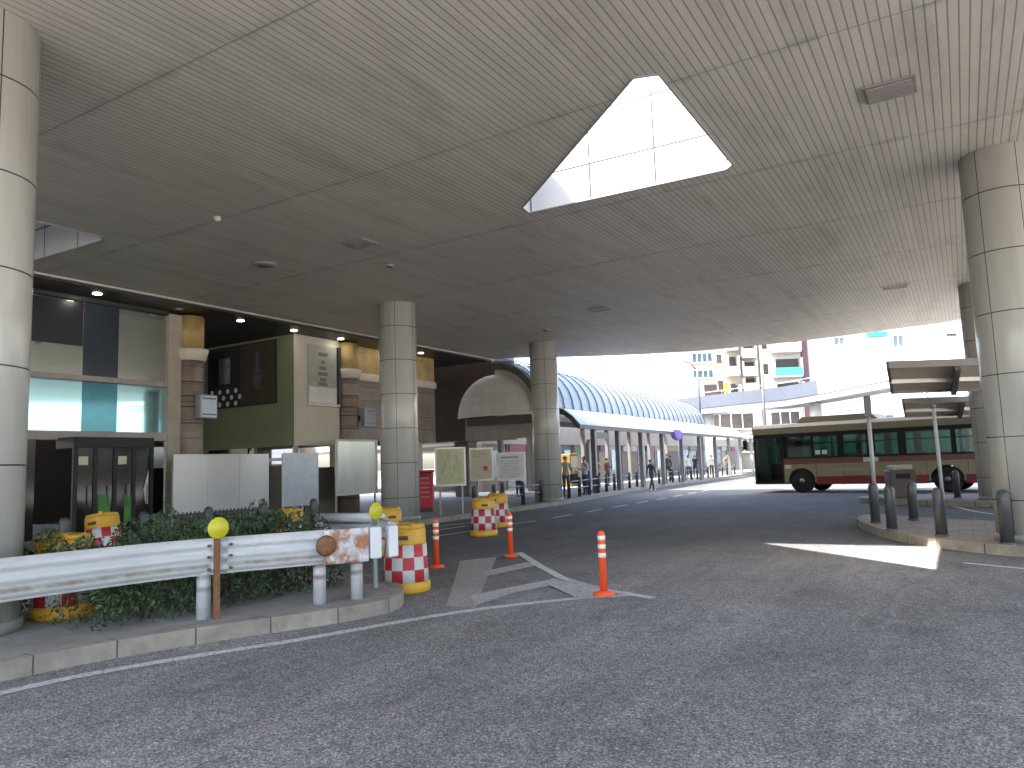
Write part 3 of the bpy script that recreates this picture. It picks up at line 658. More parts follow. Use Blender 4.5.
# lower canopy continuing down the street
lc = thing('canopy', 'low flat white canopy continuing beyond the street lamp', 'canopy', (-15.2, 63, .146))
MB().prism([(-18.5, 63.4), (-14.9, 63.4), (-16.6, 92), (-20, 92)], 3.1, 3.5).build('roof', WHITE, lc, True)
for s in (64, 69, 74, 80, 86): MB().box(-15.4 - .06 * (s - 64), -15.2 - .06 * (s - 64), s - .1, s + .1, .146, 3.1).build('post', GSTEEL, lc, True)
hs = thing('hanging_sign', 'small dark board hanging under the canopy eave', 'sign', (-14.45, 31.9, 3.0))
MB().box(-.03, .03, -.7, .7, -.38, -.08).build('board', DARK, hs); MB().tube([(0, -.5, -.08), (0, -.5, .05)], .01).tube([(0, .5, -.08), (0, .5, .05)], .01).build('hanger', DARK, hs)
rs = thing('road_sign', 'round violet-blue traffic sign on a slim pole in front of the canopy', 'sign', (-14.6, 43.2, .146))
MB().tube([(0, 0, 0), (0, 0, 3.2)], .035).build('pole', GSTEEL, rs)
dk = MB().lathe([(.42, -.01), (.42, .01)], seg=32); dk.v = [(x * .8, y * .8, z) for x, y, z in dk.v]; rot = Matrix.Rotation(R(90), 3, 'X')
def rotmb(mb, mat3, off): 
    mb.v = [tuple(mat3 @ Vector(p) + Vector(off)) for p in mb.v]; return mb
M31 = Matrix.Rotation(R(20), 3, 'Z')
rotmb(dk, M31 @ rot, (0, -.05, 2.85)).build('disc', M('violet_blue_sign', (.08, .07, .24), .4), rs)

# shops and wall behind the canopy
sh = thing('shop_building', 'low row of bright shops behind the canopy posts', 'building', (-24, 45, .146))
MB().box(-40, -22.4, 34, 90, 2.75, 4.6).build('upper_wall', M('shop_cream', (.3, .26, .22), .6), sh, True)
pal = [(.2, .165, .13), (.3, .3, .31), (.11, .09, .075), (.25, .26, .28), (.09, .12, .16), (.24, .2, .16), (.06, .06, .065)]
s = 34.0; k = 0
while s < 88:
    w = random.uniform(1.6, 3.6); MB().box(-23, -22.5, s, s + w - .25, .146, 2.75).build('shopfront', M('shop_tone_%d' % (k % 7), pal[k % 7], .5, var=.3, scale=1.5), sh, True)
    if k % 2 == 0: MB().box(-22.49, -22.42, s + .3, s + w - .5, .9, 2.4).build('window', M('shop_window', (.3, .35, .38), .1, .3), sh, True)
    else: MB().box(-22.49, -22.4, s + .1, s + w - .4, 2.3, 2.7).build('shop_fascia', M('shop_fascia_%d' % (k % 5), [(.06, .15, .09), (.2, .07, .08), (.06, .08, .16), (.2, .15, .06), (.3, .3, .3)][k % 5], .5), sh, True)
    s += w; k += 1
bw = thing('shop_building', 'bright glazed frontage seen through the passage under the stone wall', 'building', (-36, 27, .146))
MB().box(-42, -36, 12, 33.5, .146, 5.5).build('wall', M('far_white_wall', (.72, .72, .7), .6), bw, True)
for s, c in ((21, (.25, .05, .1)), (24.5, (.06, .2, .13)), (28, (.06, .2, .13)), (17.5, (.4, .4, .4))):
    MB().box(-36, -35.9, s, s + 2.6, 2.3, 2.9).build('shop_fascia', M('back_fascia_%d' % int(s), c, .5), bw, True)
for s in np.arange(13, 33, 2.2): MB().box(-36, -35.94, s, s + 1.5, .3, 2.1).build('window', M('far_glass', (.12, .14, .16), .1, .2), bw, True)
for n, s, w, lab in ((-19.6, 35.2, .42, 'brown stone pillar under the canopy between two waiting people'), (-20.5, 29.6, .4, 'beige pillar behind the signboards and far column')):
    t = thing('pillar', lab, 'pillar', (n, s, .146)); MB().box(-w, w, -w, w, 0, 2.9).build('shaft', STONE, t, bevel=.03); MB().box(-w - .06, w + .06, -w - .06, w + .06, 2.9, 3.15).build('capital', WSTONE, t, bevel=.03)
tt = thing('information_totem', 'tall grey round-topped totem under the canopy eave', 'totem', (-15.5, 33.0, .146))
mb = MB(); pr = [(-.42, 0), (.42, 0), (.42, 2.1)] + [(.42 * math.cos(a), 2.1 + .42 * math.sin(a)) for a in np.linspace(.3, math.pi - .3, 8)] + [(-.42, 2.1)]
mb.prism([(x, z) for x, z in pr], -.1, .1); mb.v = [(z, x, y) for x, y, z in mb.v]
mb.build('panel', M('totem_grey', (.3, .28, .27), .5), tt); MB().box(-.15, .15, -.46, .46, -.02, .1).build('plinth', DARK, tt)
vm = thing('vending_machine', 'yellow-brown vending machine standing under the canopy', 'machine', (-20.6, 40.6, .146))
MB().box(-.4, .4, -.55, .55, 0, 1.95).build('body', M('vending_yellow', (.2, .125, .03), .45), vm, bevel=.03); MB().box(.401, .41, -.46, .46, .95, 1.8).build('display', M('vending_glass', (.45, .42, .3), .15), vm); MB().box(.401, .415, -.3, .3, .2, .45).build('hatch', DARK, vm)

# ------------------------------------------------------------ signboards, red post and other items by the left pavement
def signboard(n, s, w, z0, z1, rz, label, m, lines, lm):
    t = thing('signboard', label, 'signboard', (n, s, .146), rz, 'signboards on the pavement')
    MB().box(-w / 2, w / 2, -.03, .03, z0, z1).build('board', m, t, bevel=.006)
    f = MB()
    for x in (-w / 2, w / 2): f.box(x - .025, x + .025, -.04, .04, z0 - .025, z1 + .025)
    for z in (z0, z1): f.box(-w / 2 + .026, w / 2 - .026, -.04, .04, z - .025, z + .025)
    f.build('frame', TRIM, t)
    for x in (-w / 2 + .1, w / 2 - .1): MB().box(x - .025, x + .025, .041, .09, 0, z1 - .05).build('leg', GSTEEL, t)
    p = MB()
    for x0, x1, a, b in lines: p.box(x0, x1, -.036, -.0305, a, b)
    if lines: p.build('print', lm, t)
    return t
DI = M('faint_print', (.36, .36, .28), .6)
mapl = [(-.36 + .09 * i, -.31 + .09 * i, 1.0 + (i * 37 % 7) * .1, 1.1 + (i * 37 % 7) * .13) for i in range(8)]
signboard(-13.25, 18.3, .87, .87, 1.97, R(31), 'faded yellow map board beside the red post', M('faded_yellow_board', (.5, .48, .3), .6, var=.12), mapl, DI)
t = signboard(-14.1, 21.27, .75, .94, 2.0, R(31), 'cream notice board with a small red mark, between two other boards', M('cream_board', (.55, .5, .36), .6, var=.1), [(-.3, .1, 1.88, 1.92), (-.3, .2, 1.8, 1.83), (-.3, .0, 1.72, 1.75)], DI)
MB().box(.06, .2, -.036, -.0305, 1.25, 1.4).build('red_mark', RED, t)
signboard(-14.3, 23.5, 1.0, .86, 1.84, R(31), 'white notice board beside the far column, rightmost of three boards', M('white_board', (.66, .66, .64), .5), [(-.34, .3, 1.66, 1.72)] + [(-.4, .4 - .15 * (i % 3), 1.54 - i * .08, 1.555 - i * .08) for i in range(8)], M('grey_print', (.3, .3, .32), .6))
rp = thing('red_post_box', 'tall red post box standing behind the middle column', 'post box', (-15.13, 19.5, .146), R(31))
MB().box(-.24, .24, -.22, .25, .1, 1.25).build('body', M('red_paint', (.5, .02, .04), .4), rp, bevel=.04); MB().box(-.27, .27, -.25, .28, 1.25, 1.34).build('cap', MATS['red_paint'], rp, bevel=.03)
MB().box(-.2, .2, -.19, .2, 0, .1).build('foot', DARK, rp)
ps = MB()
for i in range(5): ps.box(-.14, .14, -.226, -.2205, .45 + i * .15, .5 + i * .15)
ps.build('pale_lettering', M('pink_lettering', (.6, .2, .22), .5), rp); MB().box(-.17, .17, -.24, -.2205, 1.13, 1.18).build('slot', DARK, rp)

# picket fence and grey bollards on the pavement edge
def bollard_proto(r, h, mat, name='bollard'):
    t = thing(name, '', 'bollard')
    MB().lathe([(r, 0), (r, h - r * .9), (r * .92, h - r * .55), (r * .65, h - r * .2), (r * .01, h)], seg=20).build('post', mat, t)
    MB().lathe([(r + .006, 0), (r + .006, .022)], c=(0, 0, h - r * 1.25), seg=20).build('ring', M('bollard_ring', (.09, .09, .09), .4), t)
    MB().lathe([(r + .025, 0), (r + .02, .03)], seg=20).build('base', MATS['bollard_ring'], t)
    return t
b0 = bollard_proto(.085, .83, GREYB); b0['group'] = 'grey bollards by the picket fence'; first = True
for s, lab in ((6.53, 'grey bollard by the dark doors, leftmost along the fence'), (7.86, 'grey bollard behind the tilted yellow barrel, at the fence end'), (9.16, 'grey bollard behind the yellow disc reflector, at the picket fence'), (10.45, 'grey bollard above the yellow barrel half hidden by the hedge'), (11.81, 'grey bollard right of the hedge in front of the bluish hoarding')):
    t = b0 if first else dup(b0, (0, 0, 0)); first = False; t.location = (-12.25, s, .146); t['label'] = lab
for s0, s1, lab in ((7.98, 9.04, 'dark picket fence panel left of the yellow disc reflector'), (9.28, 10.33, 'dark picket fence panel right of the yellow disc reflector')):
    t = thing('picket_fence', lab, 'fence', (-12.25, s0, .146), 0, 'picket fence panels'); w = s1 - s0; p = MB(); k = .04
    while k < w: p.box(-.01, .01, k - .01, k + .01, .1, .76); k += .085
    p.build('pickets', DARK, t)
    for z in (.16, .68): MB().box(-.018, .018, 0, w, z - .015, z + .015).build('rail', DARK, t)

# ------------------------------------------------------------ guardrail, hedge, barrels, delineator posts
gr = thing('guardrail', 'chipped white beam guardrail curving round the planted island', 'guardrail', (-6.5, 4.6, .146))
rail = smooth_path([(-7.0, -6), (-7.0, 1), (-6.9, 3.0), (-6.74, 4.2), (-6.49, 4.95), (-6.14, 5.55), (-5.88, 5.95)], 6)
Wp = [(0, .57), (.015, .6), (.055, .615), (.06, .65), (.02, .68), (.01, .70), (.055, .725), (.06, .765), (.02, .79), (.01, .81), (.055, .835), (.06, .885), (.015, .91), (0, .93)]
cut = next(i for i, p in enumerate(rail) if p[1] > 4.92)
MB().strip(Wp, rail[:cut + 1], smooth=True).build('beam', RAILW, gr, True)
MB().strip(Wp, rail[cut:], smooth=True).build('beam', RAILW, gr, True)
spl = rail[cut - 2:cut + 3]; MB().strip([(a + .014, z) for a, z in Wp], [tuple(Vector(rail[cut]).lerp(Vector(rail[cut - 1]), .55)), rail[cut], tuple(Vector(rail[cut]).lerp(Vector(rail[cut + 1]), .75))], smooth=True).build('splice_plate', M('grimy_white', (.42, .42, .4), .5, stain=((.25, .2, .16), 12, .58)), gr, True)
d0 = (Vector(rail[cut]) - Vector(rail[cut - 1])).normalized(); nr = Vector((d0.y, -d0.x))
for z in (.63, .75, .86):
    for k in (-.09, .12):
        p = Vector(rail[cut]) + d0 * k + nr * .09; MB().tube([(p.x - nr.x * .03, p.y - nr.y * .03, z), (p.x, p.y, z)], .016, 8).build('bolt', BROWN, gr, True)
def post(n, s, top=.9): MB().tube([(n, s, .146), (n, s, top)], .068, 16).build('post', RAILW, gr, True)
for n, s in ((-6.58, 4.87), (-6.04, 5.9), (-7.12, 2.2), (-7.15, -.4), (-7.15, -3), (-5.88, 6.3), (-7.2, 7.1)): post(n, s)
# rusty rounded end cap, end plates and the return rail
e0, e1 = Vector(rail[-1]), Vector((-5.69, 6.26)); dv = (e1 - e0).normalized(); nv = Vector((dv.y, -dv.x))
ec = MB()
ec.strip([(.07, .57), (.085, .6), (.085, .9), (.07, .93)], [tuple(e0 - dv * .12), tuple(e0), tuple(e1)])
ec.build('end_plate', M('rusty_end_white', (.58, .58, .59), .5, stain=((.3, .13, .06), 3.2, .44)), gr, True)
c1 = e0 + nv * .095 - dv * .1
cap = MB().lathe([(.11, 0), (.09, .03), (.03, .045)], seg=20); zr = math.atan2(nv.y, nv.x)
rotmb(cap, (Matrix.Rotation(zr, 3, 'Z') @ Matrix.Rotation(R(90), 3, 'Y')), (c1.x, c1.y, .77)).build('rusty_cap', RUST, gr, True)
for k, (wd) in ((.08, .13), (.28, .11)):
    p = e1 + dv * k; MB().beam((p.x - dv.x * wd / 2 + nv.x * .03, p.y - dv.y * wd / 2 + nv.y * .03, .76), (p.x + dv.x * wd / 2 + nv.x * .03, p.y + dv.y * wd / 2 + nv.y * .03, .76), .14, .34).build('end_block', WHITE, gr, True, bevel=.02)
back = smooth_path([(-5.62, 6.55), (-5.8, 6.8), (-6.3, 7.15), (-7.2, 7.4), (-7.6, 7.35)], 4)
MB().strip([(o_ * 1., z + .03) for o_, z in Wp[5:]], back, smooth=True).build('return_beam', RAILW, gr, True)
MB().tube([(-7.55, 7.35, .93), (-6.3, 7.22, .95)], .06, 12).build('return_pipe', RAILW, gr, True)
def reflector(n, s, h, label, rz, rusty):
    t = thing('disc_reflector', label, 'reflector', (n, s, .146), rz, 'yellow disc reflectors by the guardrail')
    MB().box(-.028, .028, -.014, .014, 0, h - .05).build('stake', RUST if rusty else GSTEEL, t)
    d = MB().lathe([(.0, -.012), (.1, -.012), (.108, 0), (.1, .012), (.0, .012)], seg=28); rotmb(d, Matrix.Rotation(R(90), 3, 'X'), (0, -.03, h)); d.build('disc', REFLY, t)
reflector(-6.42, 4.9, .885, 'yellow disc reflector on a rusty stake at the guardrail splice', R(75), True)
reflector(-6.17, 6.93, .906, 'yellow disc reflector at the rounded guardrail end', R(85), False)

# hedge: many small leaves through a clipped volume
def leaves(n, fn, lmin, lmax, seed):
    r = np.random.default_rng(seed); P = fn(n, r); n = len(P); L = r.uniform(lmin, lmax, n)[:, None]
    u = r.normal(size=(n, 3)); u /= np.linalg.norm(u, axis=1)[:, None]
    w = r.normal(size=(n, 3)); w[:, 2] += .8; w -= (w * u).sum(1)[:, None] * u; w /= np.linalg.norm(w, axis=1)[:, None]; s = np.cross(u, w)
    V = np.stack([P - u * L, P + s * L * .42 + w * L * .12, P + u * L, P - s * L * .42 + w * L * .12], 1).reshape(-1, 3)
    me = bpy.data.meshes.new('foliage'); me.from_pydata(V.tolist(), [], [[4 * i, 4 * i + 1, 4 * i + 2, 4 * i + 3] for i in range(n)])
    me.polygons.foreach_set('material_index', r.choice([0, 0, 0, 1, 1, 2], n).astype(np.int32)); return me
def hedge_fn(n, r):
    s = r.uniform(3.95, 7.0, n); f = (s - 3.95) / 3.05
    top = .8 + .12 * np.sin(s * 5.1) + .08 * np.sin(s * 11 + 1) - .25 * np.clip(.25 - f, 0, 1) * 3
    x0 = -6.94 + .33 * f + .07 * np.sin(s * 7); x1 = -8.7 + .3 * f
    u = r.random(n); x = x0 + (x1 - x0) * np.where(r.random(n) < .5, u ** 2.2, u)
    dome = 1 - .35 * np.abs((x - (x0 + x1) / 2) / ((x1 - x0) / 2)) ** 3; bump = .1 * np.sin(x * 9 + s * 4)
    zt = (top + bump) * dome; z = zt * np.where(r.random(n) < .55, 1 - (r.random(n) ** 2) * .5, r.random(n)); z = .17 + np.maximum(z, 0)
    keep = (np.sin(s * 9 + x * 7) + np.sin(z * 15 + s * 6) + r.normal(size=n) * .6) > -1.2
    return np.stack([x, s, z], 1)[keep]
LEAF = [M('leaf_dark', (.028, .05, .022), .5, var=.3, scale=8), M('leaf_mid', (.05, .085, .03), .45, var=.3, scale=8), M('leaf_light', (.085, .13, .045), .45, var=.3, scale=8)]
hg = thing('hedge', 'dark green leafy hedge behind the white guardrail', 'hedge', (-7.6, 5.4, .146))
me = leaves(24000, hedge_fn, .018, .038, 3); [me.materials.append(m) for m in LEAF]
ho = bpy.data.objects.new('foliage', me); COL.objects.link(ho); ho.parent = hg; ho.location = -hg.location
st = MB()
for i in range(70):
    s = random.uniform(4.3, 6.9); x = random.uniform(-8.4, -7.0); st.tube([(x, s, .146), (x + random.uniform(-.15, .15), s + random.uniform(-.15, .15), .4), (x + random.uniform(-.2, .2), s + random.uniform(-.2, .2), .75)], [.012, .009, .004], 5)
st.build('stems', M('bark', (.1, .075, .055), .9), hg, True)

# yellow cushion barrels with red and white checks
def barrel_mesh(root):
    seg = 24
    MB().lathe([(.3, 0), (.31, .02), (.31, .1), (.29, .13)], seg=seg).build('base', YELLOW, root)
    prof = [(.29, .13), (.285, .285), (.277, .44), (.268, .595)]
    MB().lathe(prof, seg=seg, matf=lambda i, k: (i + k // 2) % 2).build('checks', [RED, WSHEET], root)
    MB().lathe([(.268, .595), (.264, .62), (.26, .76), (.255, .79)], seg=seg).build('shoulder', YELLOW, root)
    MB().lathe([(.255, .79), (.24, .835), (.12, .85), (.12, .835), (.0, .835)], seg=seg).build('lid', YELLOW, root)
    MB().box(-.07, .07, -.273, -.256, .66, .71).build('hand_slot', M('slot_dark', (.12, .07, .02), .8), root)
    MB().box(.1, .16, -.24, -.2, .79, .86).build('lid_catch', YELLOW, root, bevel=.01)
br0 = thing('crash_barrel', '', 'barrel', group='yellow cushion barrels'); barrel_mesh(br0)
first = True
for n, s, z, rz, tilt, lab in ((-6.26, 7.62, 0, 31, (0, 0), 'yellow barrel with red and white checks at the guardrail end, nearest the chevron'), (-9.4, 14.2, 0, 40, (0, 0), 'yellow checkered barrel by the striped stop lines, front one of a pair'),
        (-10.35, 16.3, 0, 10, (0, 0), 'yellow checkered barrel mostly hidden behind another by the stop lines'), (-9.26, 10.76, 0, 60, (0, 0), 'yellow checkered barrel rising behind the guardrail end in front of the middle column'),
        (-11.55, 10.5, 0, 20, (0, 0), 'yellow barrel top showing above the hedge below the bluish hoarding'), (-12.25, 7.2, .146, 25, (R(-5), R(-9)), 'tilted yellow barrel top showing above the hedge by the dark doors'),
        (-8.22, 4.38, .146, 31, (0, 0), 'orange-yellow barrel squeezed between the left column and the hedge')):
    t = br0 if first else dup(br0, (0, 0, 0)); first = False
    t.location = (n, s, z); t.rotation_euler = (tilt[0], tilt[1], R(rz)); t['label'] = lab
# orange delineator posts
dp0 = thing('delineator_post', '', 'post', group='orange delineator posts'); first = True
MB().lathe([(.13, 0), (.125, .025), (.06, .045)], seg=24).build('base', ORANGE, dp0)
MB().lathe([(.045, .04), (.043, .68), (.04, .715), (.02, .735), (0, .74)], seg=20).build('tube', ORANGE, dp0)
for z in (.43, .53, .63): MB().lathe([(.0465, z), (.0465, z + .05)], seg=20).build('white_band', M('white_band', (.85, .82, .7), .4, var=.03), dp0)
for n, s, lab in ((-3.76, 8.18, 'orange delineator post at the right tip of the painted chevron'), (-6.74, 10.98, 'orange delineator post at the far corner of the painted chevron'), (-7.18, 9.48, 'orange delineator post beside the checkered barrel at the guardrail end')):
    t = dp0 if first else dup(dp0, (0, 0, 0)); first = False; t.location = (n, s, .006); t['label'] = lab

# ------------------------------------------------------------ right island: bollards, poles, shelters
gb0 = bollard_proto(.09, .8, GREYB); gb0['group'] = 'grey bollards on the paved island'; first = True
for n, s, lab in ((-1.64, 16.63, 'grey bollard at the tip of the brown island'), (-1.24, 15.18, 'grey bollard second from the island tip, in front of the red bus skirt'), (-1.01, 17.43, 'grey bollard on the far side of the brown island'), (-.44, 14.25, 'grey bollard under the thin white pole on the brown island'), (.42, 13.25, 'grey bollard at the foot of the thick right column'), (-.3, 25.6, 'far grey bollard in front of the bus rear wheel')):
    t = gb0 if first else dup(gb0, (0, 0, 0)); first = False; t.location = (n, s, .146); t['label'] = lab
p1 = thing('bus_stop_pole', 'taller white bus stop pole with a thick grey head', 'pole', (-2.45, 25.3, .146), R(10))
MB().tube([(0, 0, 0), (0, 0, 2.9)], .06, 14).build('pole', WHITE, p1); MB().box(-.1, .1, -.11, .11, 2.5, 3.15).build('head', M('head_grey', (.3, .29, .27), .5), p1, bevel=.03); MB().lathe([(.2, 0), (.18, .06), (.06, .08)], seg=20).build('foot', GSTEEL, p1)
p2_ = thing('bus_stop_pole', 'thinner white pole right of the taller bus stop pole', 'pole', (-.65, 24.6, .146))
MB().tube([(0, 0, 0), (-.02, 0, 2.6)], .05, 14).build('pole', WHITE, p2_); MB().lathe([(.07, 0), (.06, .1), (0, .12)], c=(-.02, 0, 2.6), seg=14).build('cap', GSTEEL, p2_); MB().lathe([(.18, 0), (.16, .06), (.05, .08)], seg=20).build('foot', GSTEEL, p2_)
def shelter(a, b, c, d, posts, label):     # near-left, far-left, near-right, far-right corners of the tilted roof
    a, b, c, d = map(Vector, (a, b, c, d)); t = thing('bus_shelter', label, 'shelter', (posts[0][0], posts[0][1], .146))
    r = MB(); dz = Vector((0, 0, .1)); r.add([a, c, d, b, a + dz, c + dz, d + dz, b + dz], [(0, 3, 2, 1), (4, 5, 6, 7), (0, 1, 5, 4), (1, 2, 6, 5), (2, 3, 7, 6), (3, 0, 4, 7)])
    r.build('roof', M('shelter_roof_underside', (.62, .54, .42), .6, var=.08), t, True)
    f = MB()
    for p, q in ((a, b), (a, c), (b, d)): f.beam(p + Vector((0, 0, .02)), q + Vector((0, 0, .02)), .07, .17)
    f.build('roof_edge', M('shelter_edge', (.2, .17, .15), .45), t, True)
    mid = (a + b) / 2, (c + d) / 2
    MB().beam(mid[0] - Vector((0, 0, .06)), mid[1] - Vector((0, 0, .06)), .08, .1).build('purlin', TRIM, t, True)
    for k in (.28, .62, .92):
        p = a.lerp(c, k); q = b.lerp(d, k); MB().beam(p - Vector((0, 0, .09)), q - Vector((0, 0, .09)), .12, .14).build('rafter', M('shelter_steel', (.13, .12, .11), .5), t, True)
    for n, s in posts: MB().tube([(n, s, .146), (n, s, 3.2)], .09, 14).build('post', GSTEEL, t, True)
shelter((-1.37, 19.36, 3.55), (-1.5, 21.9, 3.13), (3.6, 22.3, 3.55), (3.4, 24.9, 3.13), [(1.9, 22.9), (3.2, 23.6)], 'nearer brown shelter roof jutting from behind the right column')
shelter((-1.46, 25.2, 3.03), (-1.56, 27.6, 2.72), (4.0, 28.4, 3.02), (3.8, 30.8, 2.7), [(2.2, 26.6), (3.4, 26.4)], 'lower shelter roof just above the bus rear')
cb = thing('litter_bin', 'dark brown litter bin with a pale lid in front of the bus', 'bin', (-1.75, 25.5, .146), R(20))
MB().box(-.36, .36, -.3, .3, .04, .85).build('body', M('bin_brown', (.09, .06, .045), .6), cb, bevel=.03); MB().box(-.28, .3, -.26, .26, .85, 1.0).build('lid', M('bin_lid', (.4, .36, .28), .6), cb, bevel=.04)
MB().box(-.33, .33, -.27, .27, 0, .04).build('foot', DARK, cb); MB().box(-.2, .2, -.306, -.3, .6, .75).build('slot', BLACK, cb)

# ------------------------------------------------------------ bus
BUSY = Vector((-5.85, 32.65)); bd = Vector((.985, -.175)).normalized(); rzb = math.atan2(bd.y, bd.x)
bus = thing('city_bus', 'cream and red city bus with dark window band turning out of the terminal', 'bus', (BUSY.x, BUSY.y, 0), rzb)
# local: x from front wheel to rear, y inward from the near side
CREAM = M('bus_cream', (.23, .19, .115), .35, var=.05); BRED = M('bus_red', (.16, .01, .014), .35, var=.05); BBRN = M('bus_brown', (.13, .05, .03), .35); BBLK = M('bus_black', (.01, .012, .012), .5); BBLK.node_tree.nodes['Principled BSDF'].inputs['Specular IOR Level'].default_value = .2; BROOF = M('bus_roof_cream', (.19, .165, .1), .6)
F, B_, W = -1.95, 8.45, 2.45
def arc(x0, r, z0, n=10): return [(x0 - r * math.cos(math.pi * i / n), z0 + r * math.sin(math.pi * i / n)) for i in range(n + 1)]
def side(y, t):      # lower side panel with wheel arches cut out, extruded along y
    pr = [(F + 1.25, .42), (-.56, .42)] + arc(0, .56, .46)[1:-1] + [(.56, .42), (4.74, .42)] + arc(5.3, .56, .46)[1:-1] + [(5.86, .42), (B_ - .05, .42), (B_, 1.4), (F + 1.25, 1.4)]
    mb = MB().prism(pr, 0, t); mb.v = [(x, y + z, zz) for x, zz, z in mb.v]; return mb
for y in (0, W - .06): side(y, .06).build('side_panel', CREAM, bus)
MB().box(F, F + 1.25, W - .06, W, .42, 1.4).build('side_panel', CREAM, bus)
for x0, x1 in ((.6, 4.7), (5.9, B_ - .06)): MB().box(x0, x1, -.006, -.001, .34, .66).build('red_skirt', BRED, bus)
MB().box(F + 1.25, B_, -.006, -.001, 1.18, 1.385).build('brown_stripe', BBRN, bus)
MB().box(F, B_, .02, W - .02, .36, .44).build('floor_pan', BBLK, bus)
# window band pillars
wins = [(-.74, .47), (.58, 1.51), (1.76, 2.61), (2.92, 3.74), (4.03, 5.52), (5.69, 6.9), (7.05, 8.3)]
for y0, y1 in ((0, .05), (W - .05, W)):
    p = MB(); p.box(F, B_, y0, y1, 2.3, 2.46); p.box(F + 1.25 if y0 == 0 else F, B_, y0, y1, 1.385 if y0 == 0 else 1.4, 1.46)
    last = -.85 if y0 == 0 else F
    for a, b in wins: p.box(last, a, y0, y1, 1.46, 2.3); last = b
    p.box(last, B_, y0, y1, 1.46, 2.3)
    p.build('window_band', BBLK, bus)
    for a, b in wins:
        w = MB().box(a, b, y0 + .018, y0 + .028, 1.46, 2.3).build('window', GLASS, bus)
        MB().box(a, b, y0 + .01, y0 + .04, 2.0, 2.03).build('sash_bar', BBLK, w)
# front door, front and rear ends
dr = MB(); dr.box(F, F + .08, 0, .05, .36, 2.3); dr.box(F + 1.17, F + 1.25, 0, .05, .36, 2.3); dr.box(F + .6, F + .66, 0, .05, .4, 2.3); dr.box(F + .08, F + 1.17, 0, .05, .36, .44)
dd = dr.build('door', BBLK, bus)
for a, b in ((F + .08, F + .6), (F + .66, F + 1.17)): MB().box(a, b, .02, .03, .44, 2.3).build('door_pane', GLASS, dd)
fr_ = MB(); fr_.box(F - .06, F, .03, W - .03, .36, 1.2, 0); fr_.box(F - .06, F, .03, W - .03, 2.45, 2.85, 0); fr_.build('front_panel', CREAM, bus, bevel=.03)
MB().box(F - .04, F - .02, .06, W - .06, 1.2, 2.45).build('windscreen', GLASS, bus)
MB().box(B_, B_ + .05, .03, W - .03, .4, 2.8).build('rear_panel', CREAM, bus, bevel=.03)
for y in (.3, W - .3): MB().lathe([(.1, 0), (.1, .02)], c=(0, 0, 0), seg=16).build('headlight', WSHEET, bus).matrix_local = Matrix.Translation((F - .06, y, .75)) @ Matrix.Rotation(R(-90), 4, 'Y')
rf = MB(); prf = [(0, 2.46), (0, 2.72), (.12, 2.84), (.5, 2.9), (W - .5, 2.9), (W - .12, 2.84), (W, 2.72), (W, 2.46)]
mb = MB().prism(prf, F - .04, B_ + .03); mb.v = [(z, x, y) for x, y, z in mb.v]; mb.build('roof', BROOF, bus)
hp = MB(); prh = [(-.2, 2.885), (.05, 3.12), (2.75, 3.12), (3.0, 2.885)]; hp.prism(prh, .35, W - .35); hp.v = [(x, z, y) for x, y, z in hp.v]; hp.build('air_conditioner', BROOF, bus, bevel=.04)
whl = MB(); rp_ = [(.2, -.12), (.42, -.13), (.47, -.09), (.47, .13), (.2, .13)]
for x in (0, 5.3):
    for y, sg in ((.17, 1), (W - .17, -1)):
        w = MB().lathe([(.3, -.13), (.44, -.13), (.48, -.08), (.48, .12), (.3, .13)], seg=32).build('wheel', BLACK, bus)
        w.matrix_local = Matrix.Translation((x, y, .48)) @ Matrix.Rotation(R(90 * sg), 4, 'X')
        MB().lathe([(.3, .06), (.26, .12), (.12, .1), (.1, .15), (0, .15)], seg=24).build('rim', M('wheel_rim', (.2, .18, .18), .4, .4), w)
        MB().lathe([(.56, 0), (.5, .02)], seg=24)
MB().box(F + .1, B_ - .1, .1, W - .1, .44, .5).build('floor', M('bus_floor', (.12, .12, .12), .7), bus)
for x in np.arange(1.2, 8, .85):
    for y in (.15, 1.45):
        st_ = MB().box(x, x + .42, y, y + .8, .85, .95).build('seat', M('seat_green', (.06, .12, .1), .7), bus); MB().box(x + .38, x + .46, y, y + .8, .95, 1.55).build('backrest', MATS['seat_green'], st_)
for a in (1.0, 1.3): MB().box(.62 + (a - 1) * .9, .82 + (a - 1) * .9, .012, .0175, 1.55, 1.72).build('sticker', WSHEET, bus)
MB().tube([(F - .05, .1, 2.5), (F - .35, .0, 2.52), (F - .38, 0, 2.2)], .025, 8).box(F - .44, F - .33, -.1, .1, 1.85, 2.25).build('mirror', BBLK, bus)
sm = MB()
for x in (.62, 1.7, 2.75, 3.8, 4.65, 6.0, 7.2): sm.box(x, x + .012, -.004, -.0005, .67, 1.17)
sm.box(1.72, 2.74, -.004, -.0005, .67, .682)
sm.build('panel_seam', BBLK, bus)
tl = MB(); x = 1.25
for i in range(11): w = random.uniform(.05, .12); tl.box(x, x + w, -.005, -.001, .86, .96); x += w + .035
tl.build('side_lettering', M('green_lettering', (.2, .28, .2), .5), bus)
MB().box(F + 1.3, F + 1.55, -.005, -.001, 1.0, 1.15).build('number_plate', M('plate_pale', (.55, .5, .4), .5), bus)
MB().box(2.45, 3.0, -.012, -.006, 1.2, 1.37).build('destination_sticker', MATS['plate_pale'], bus)

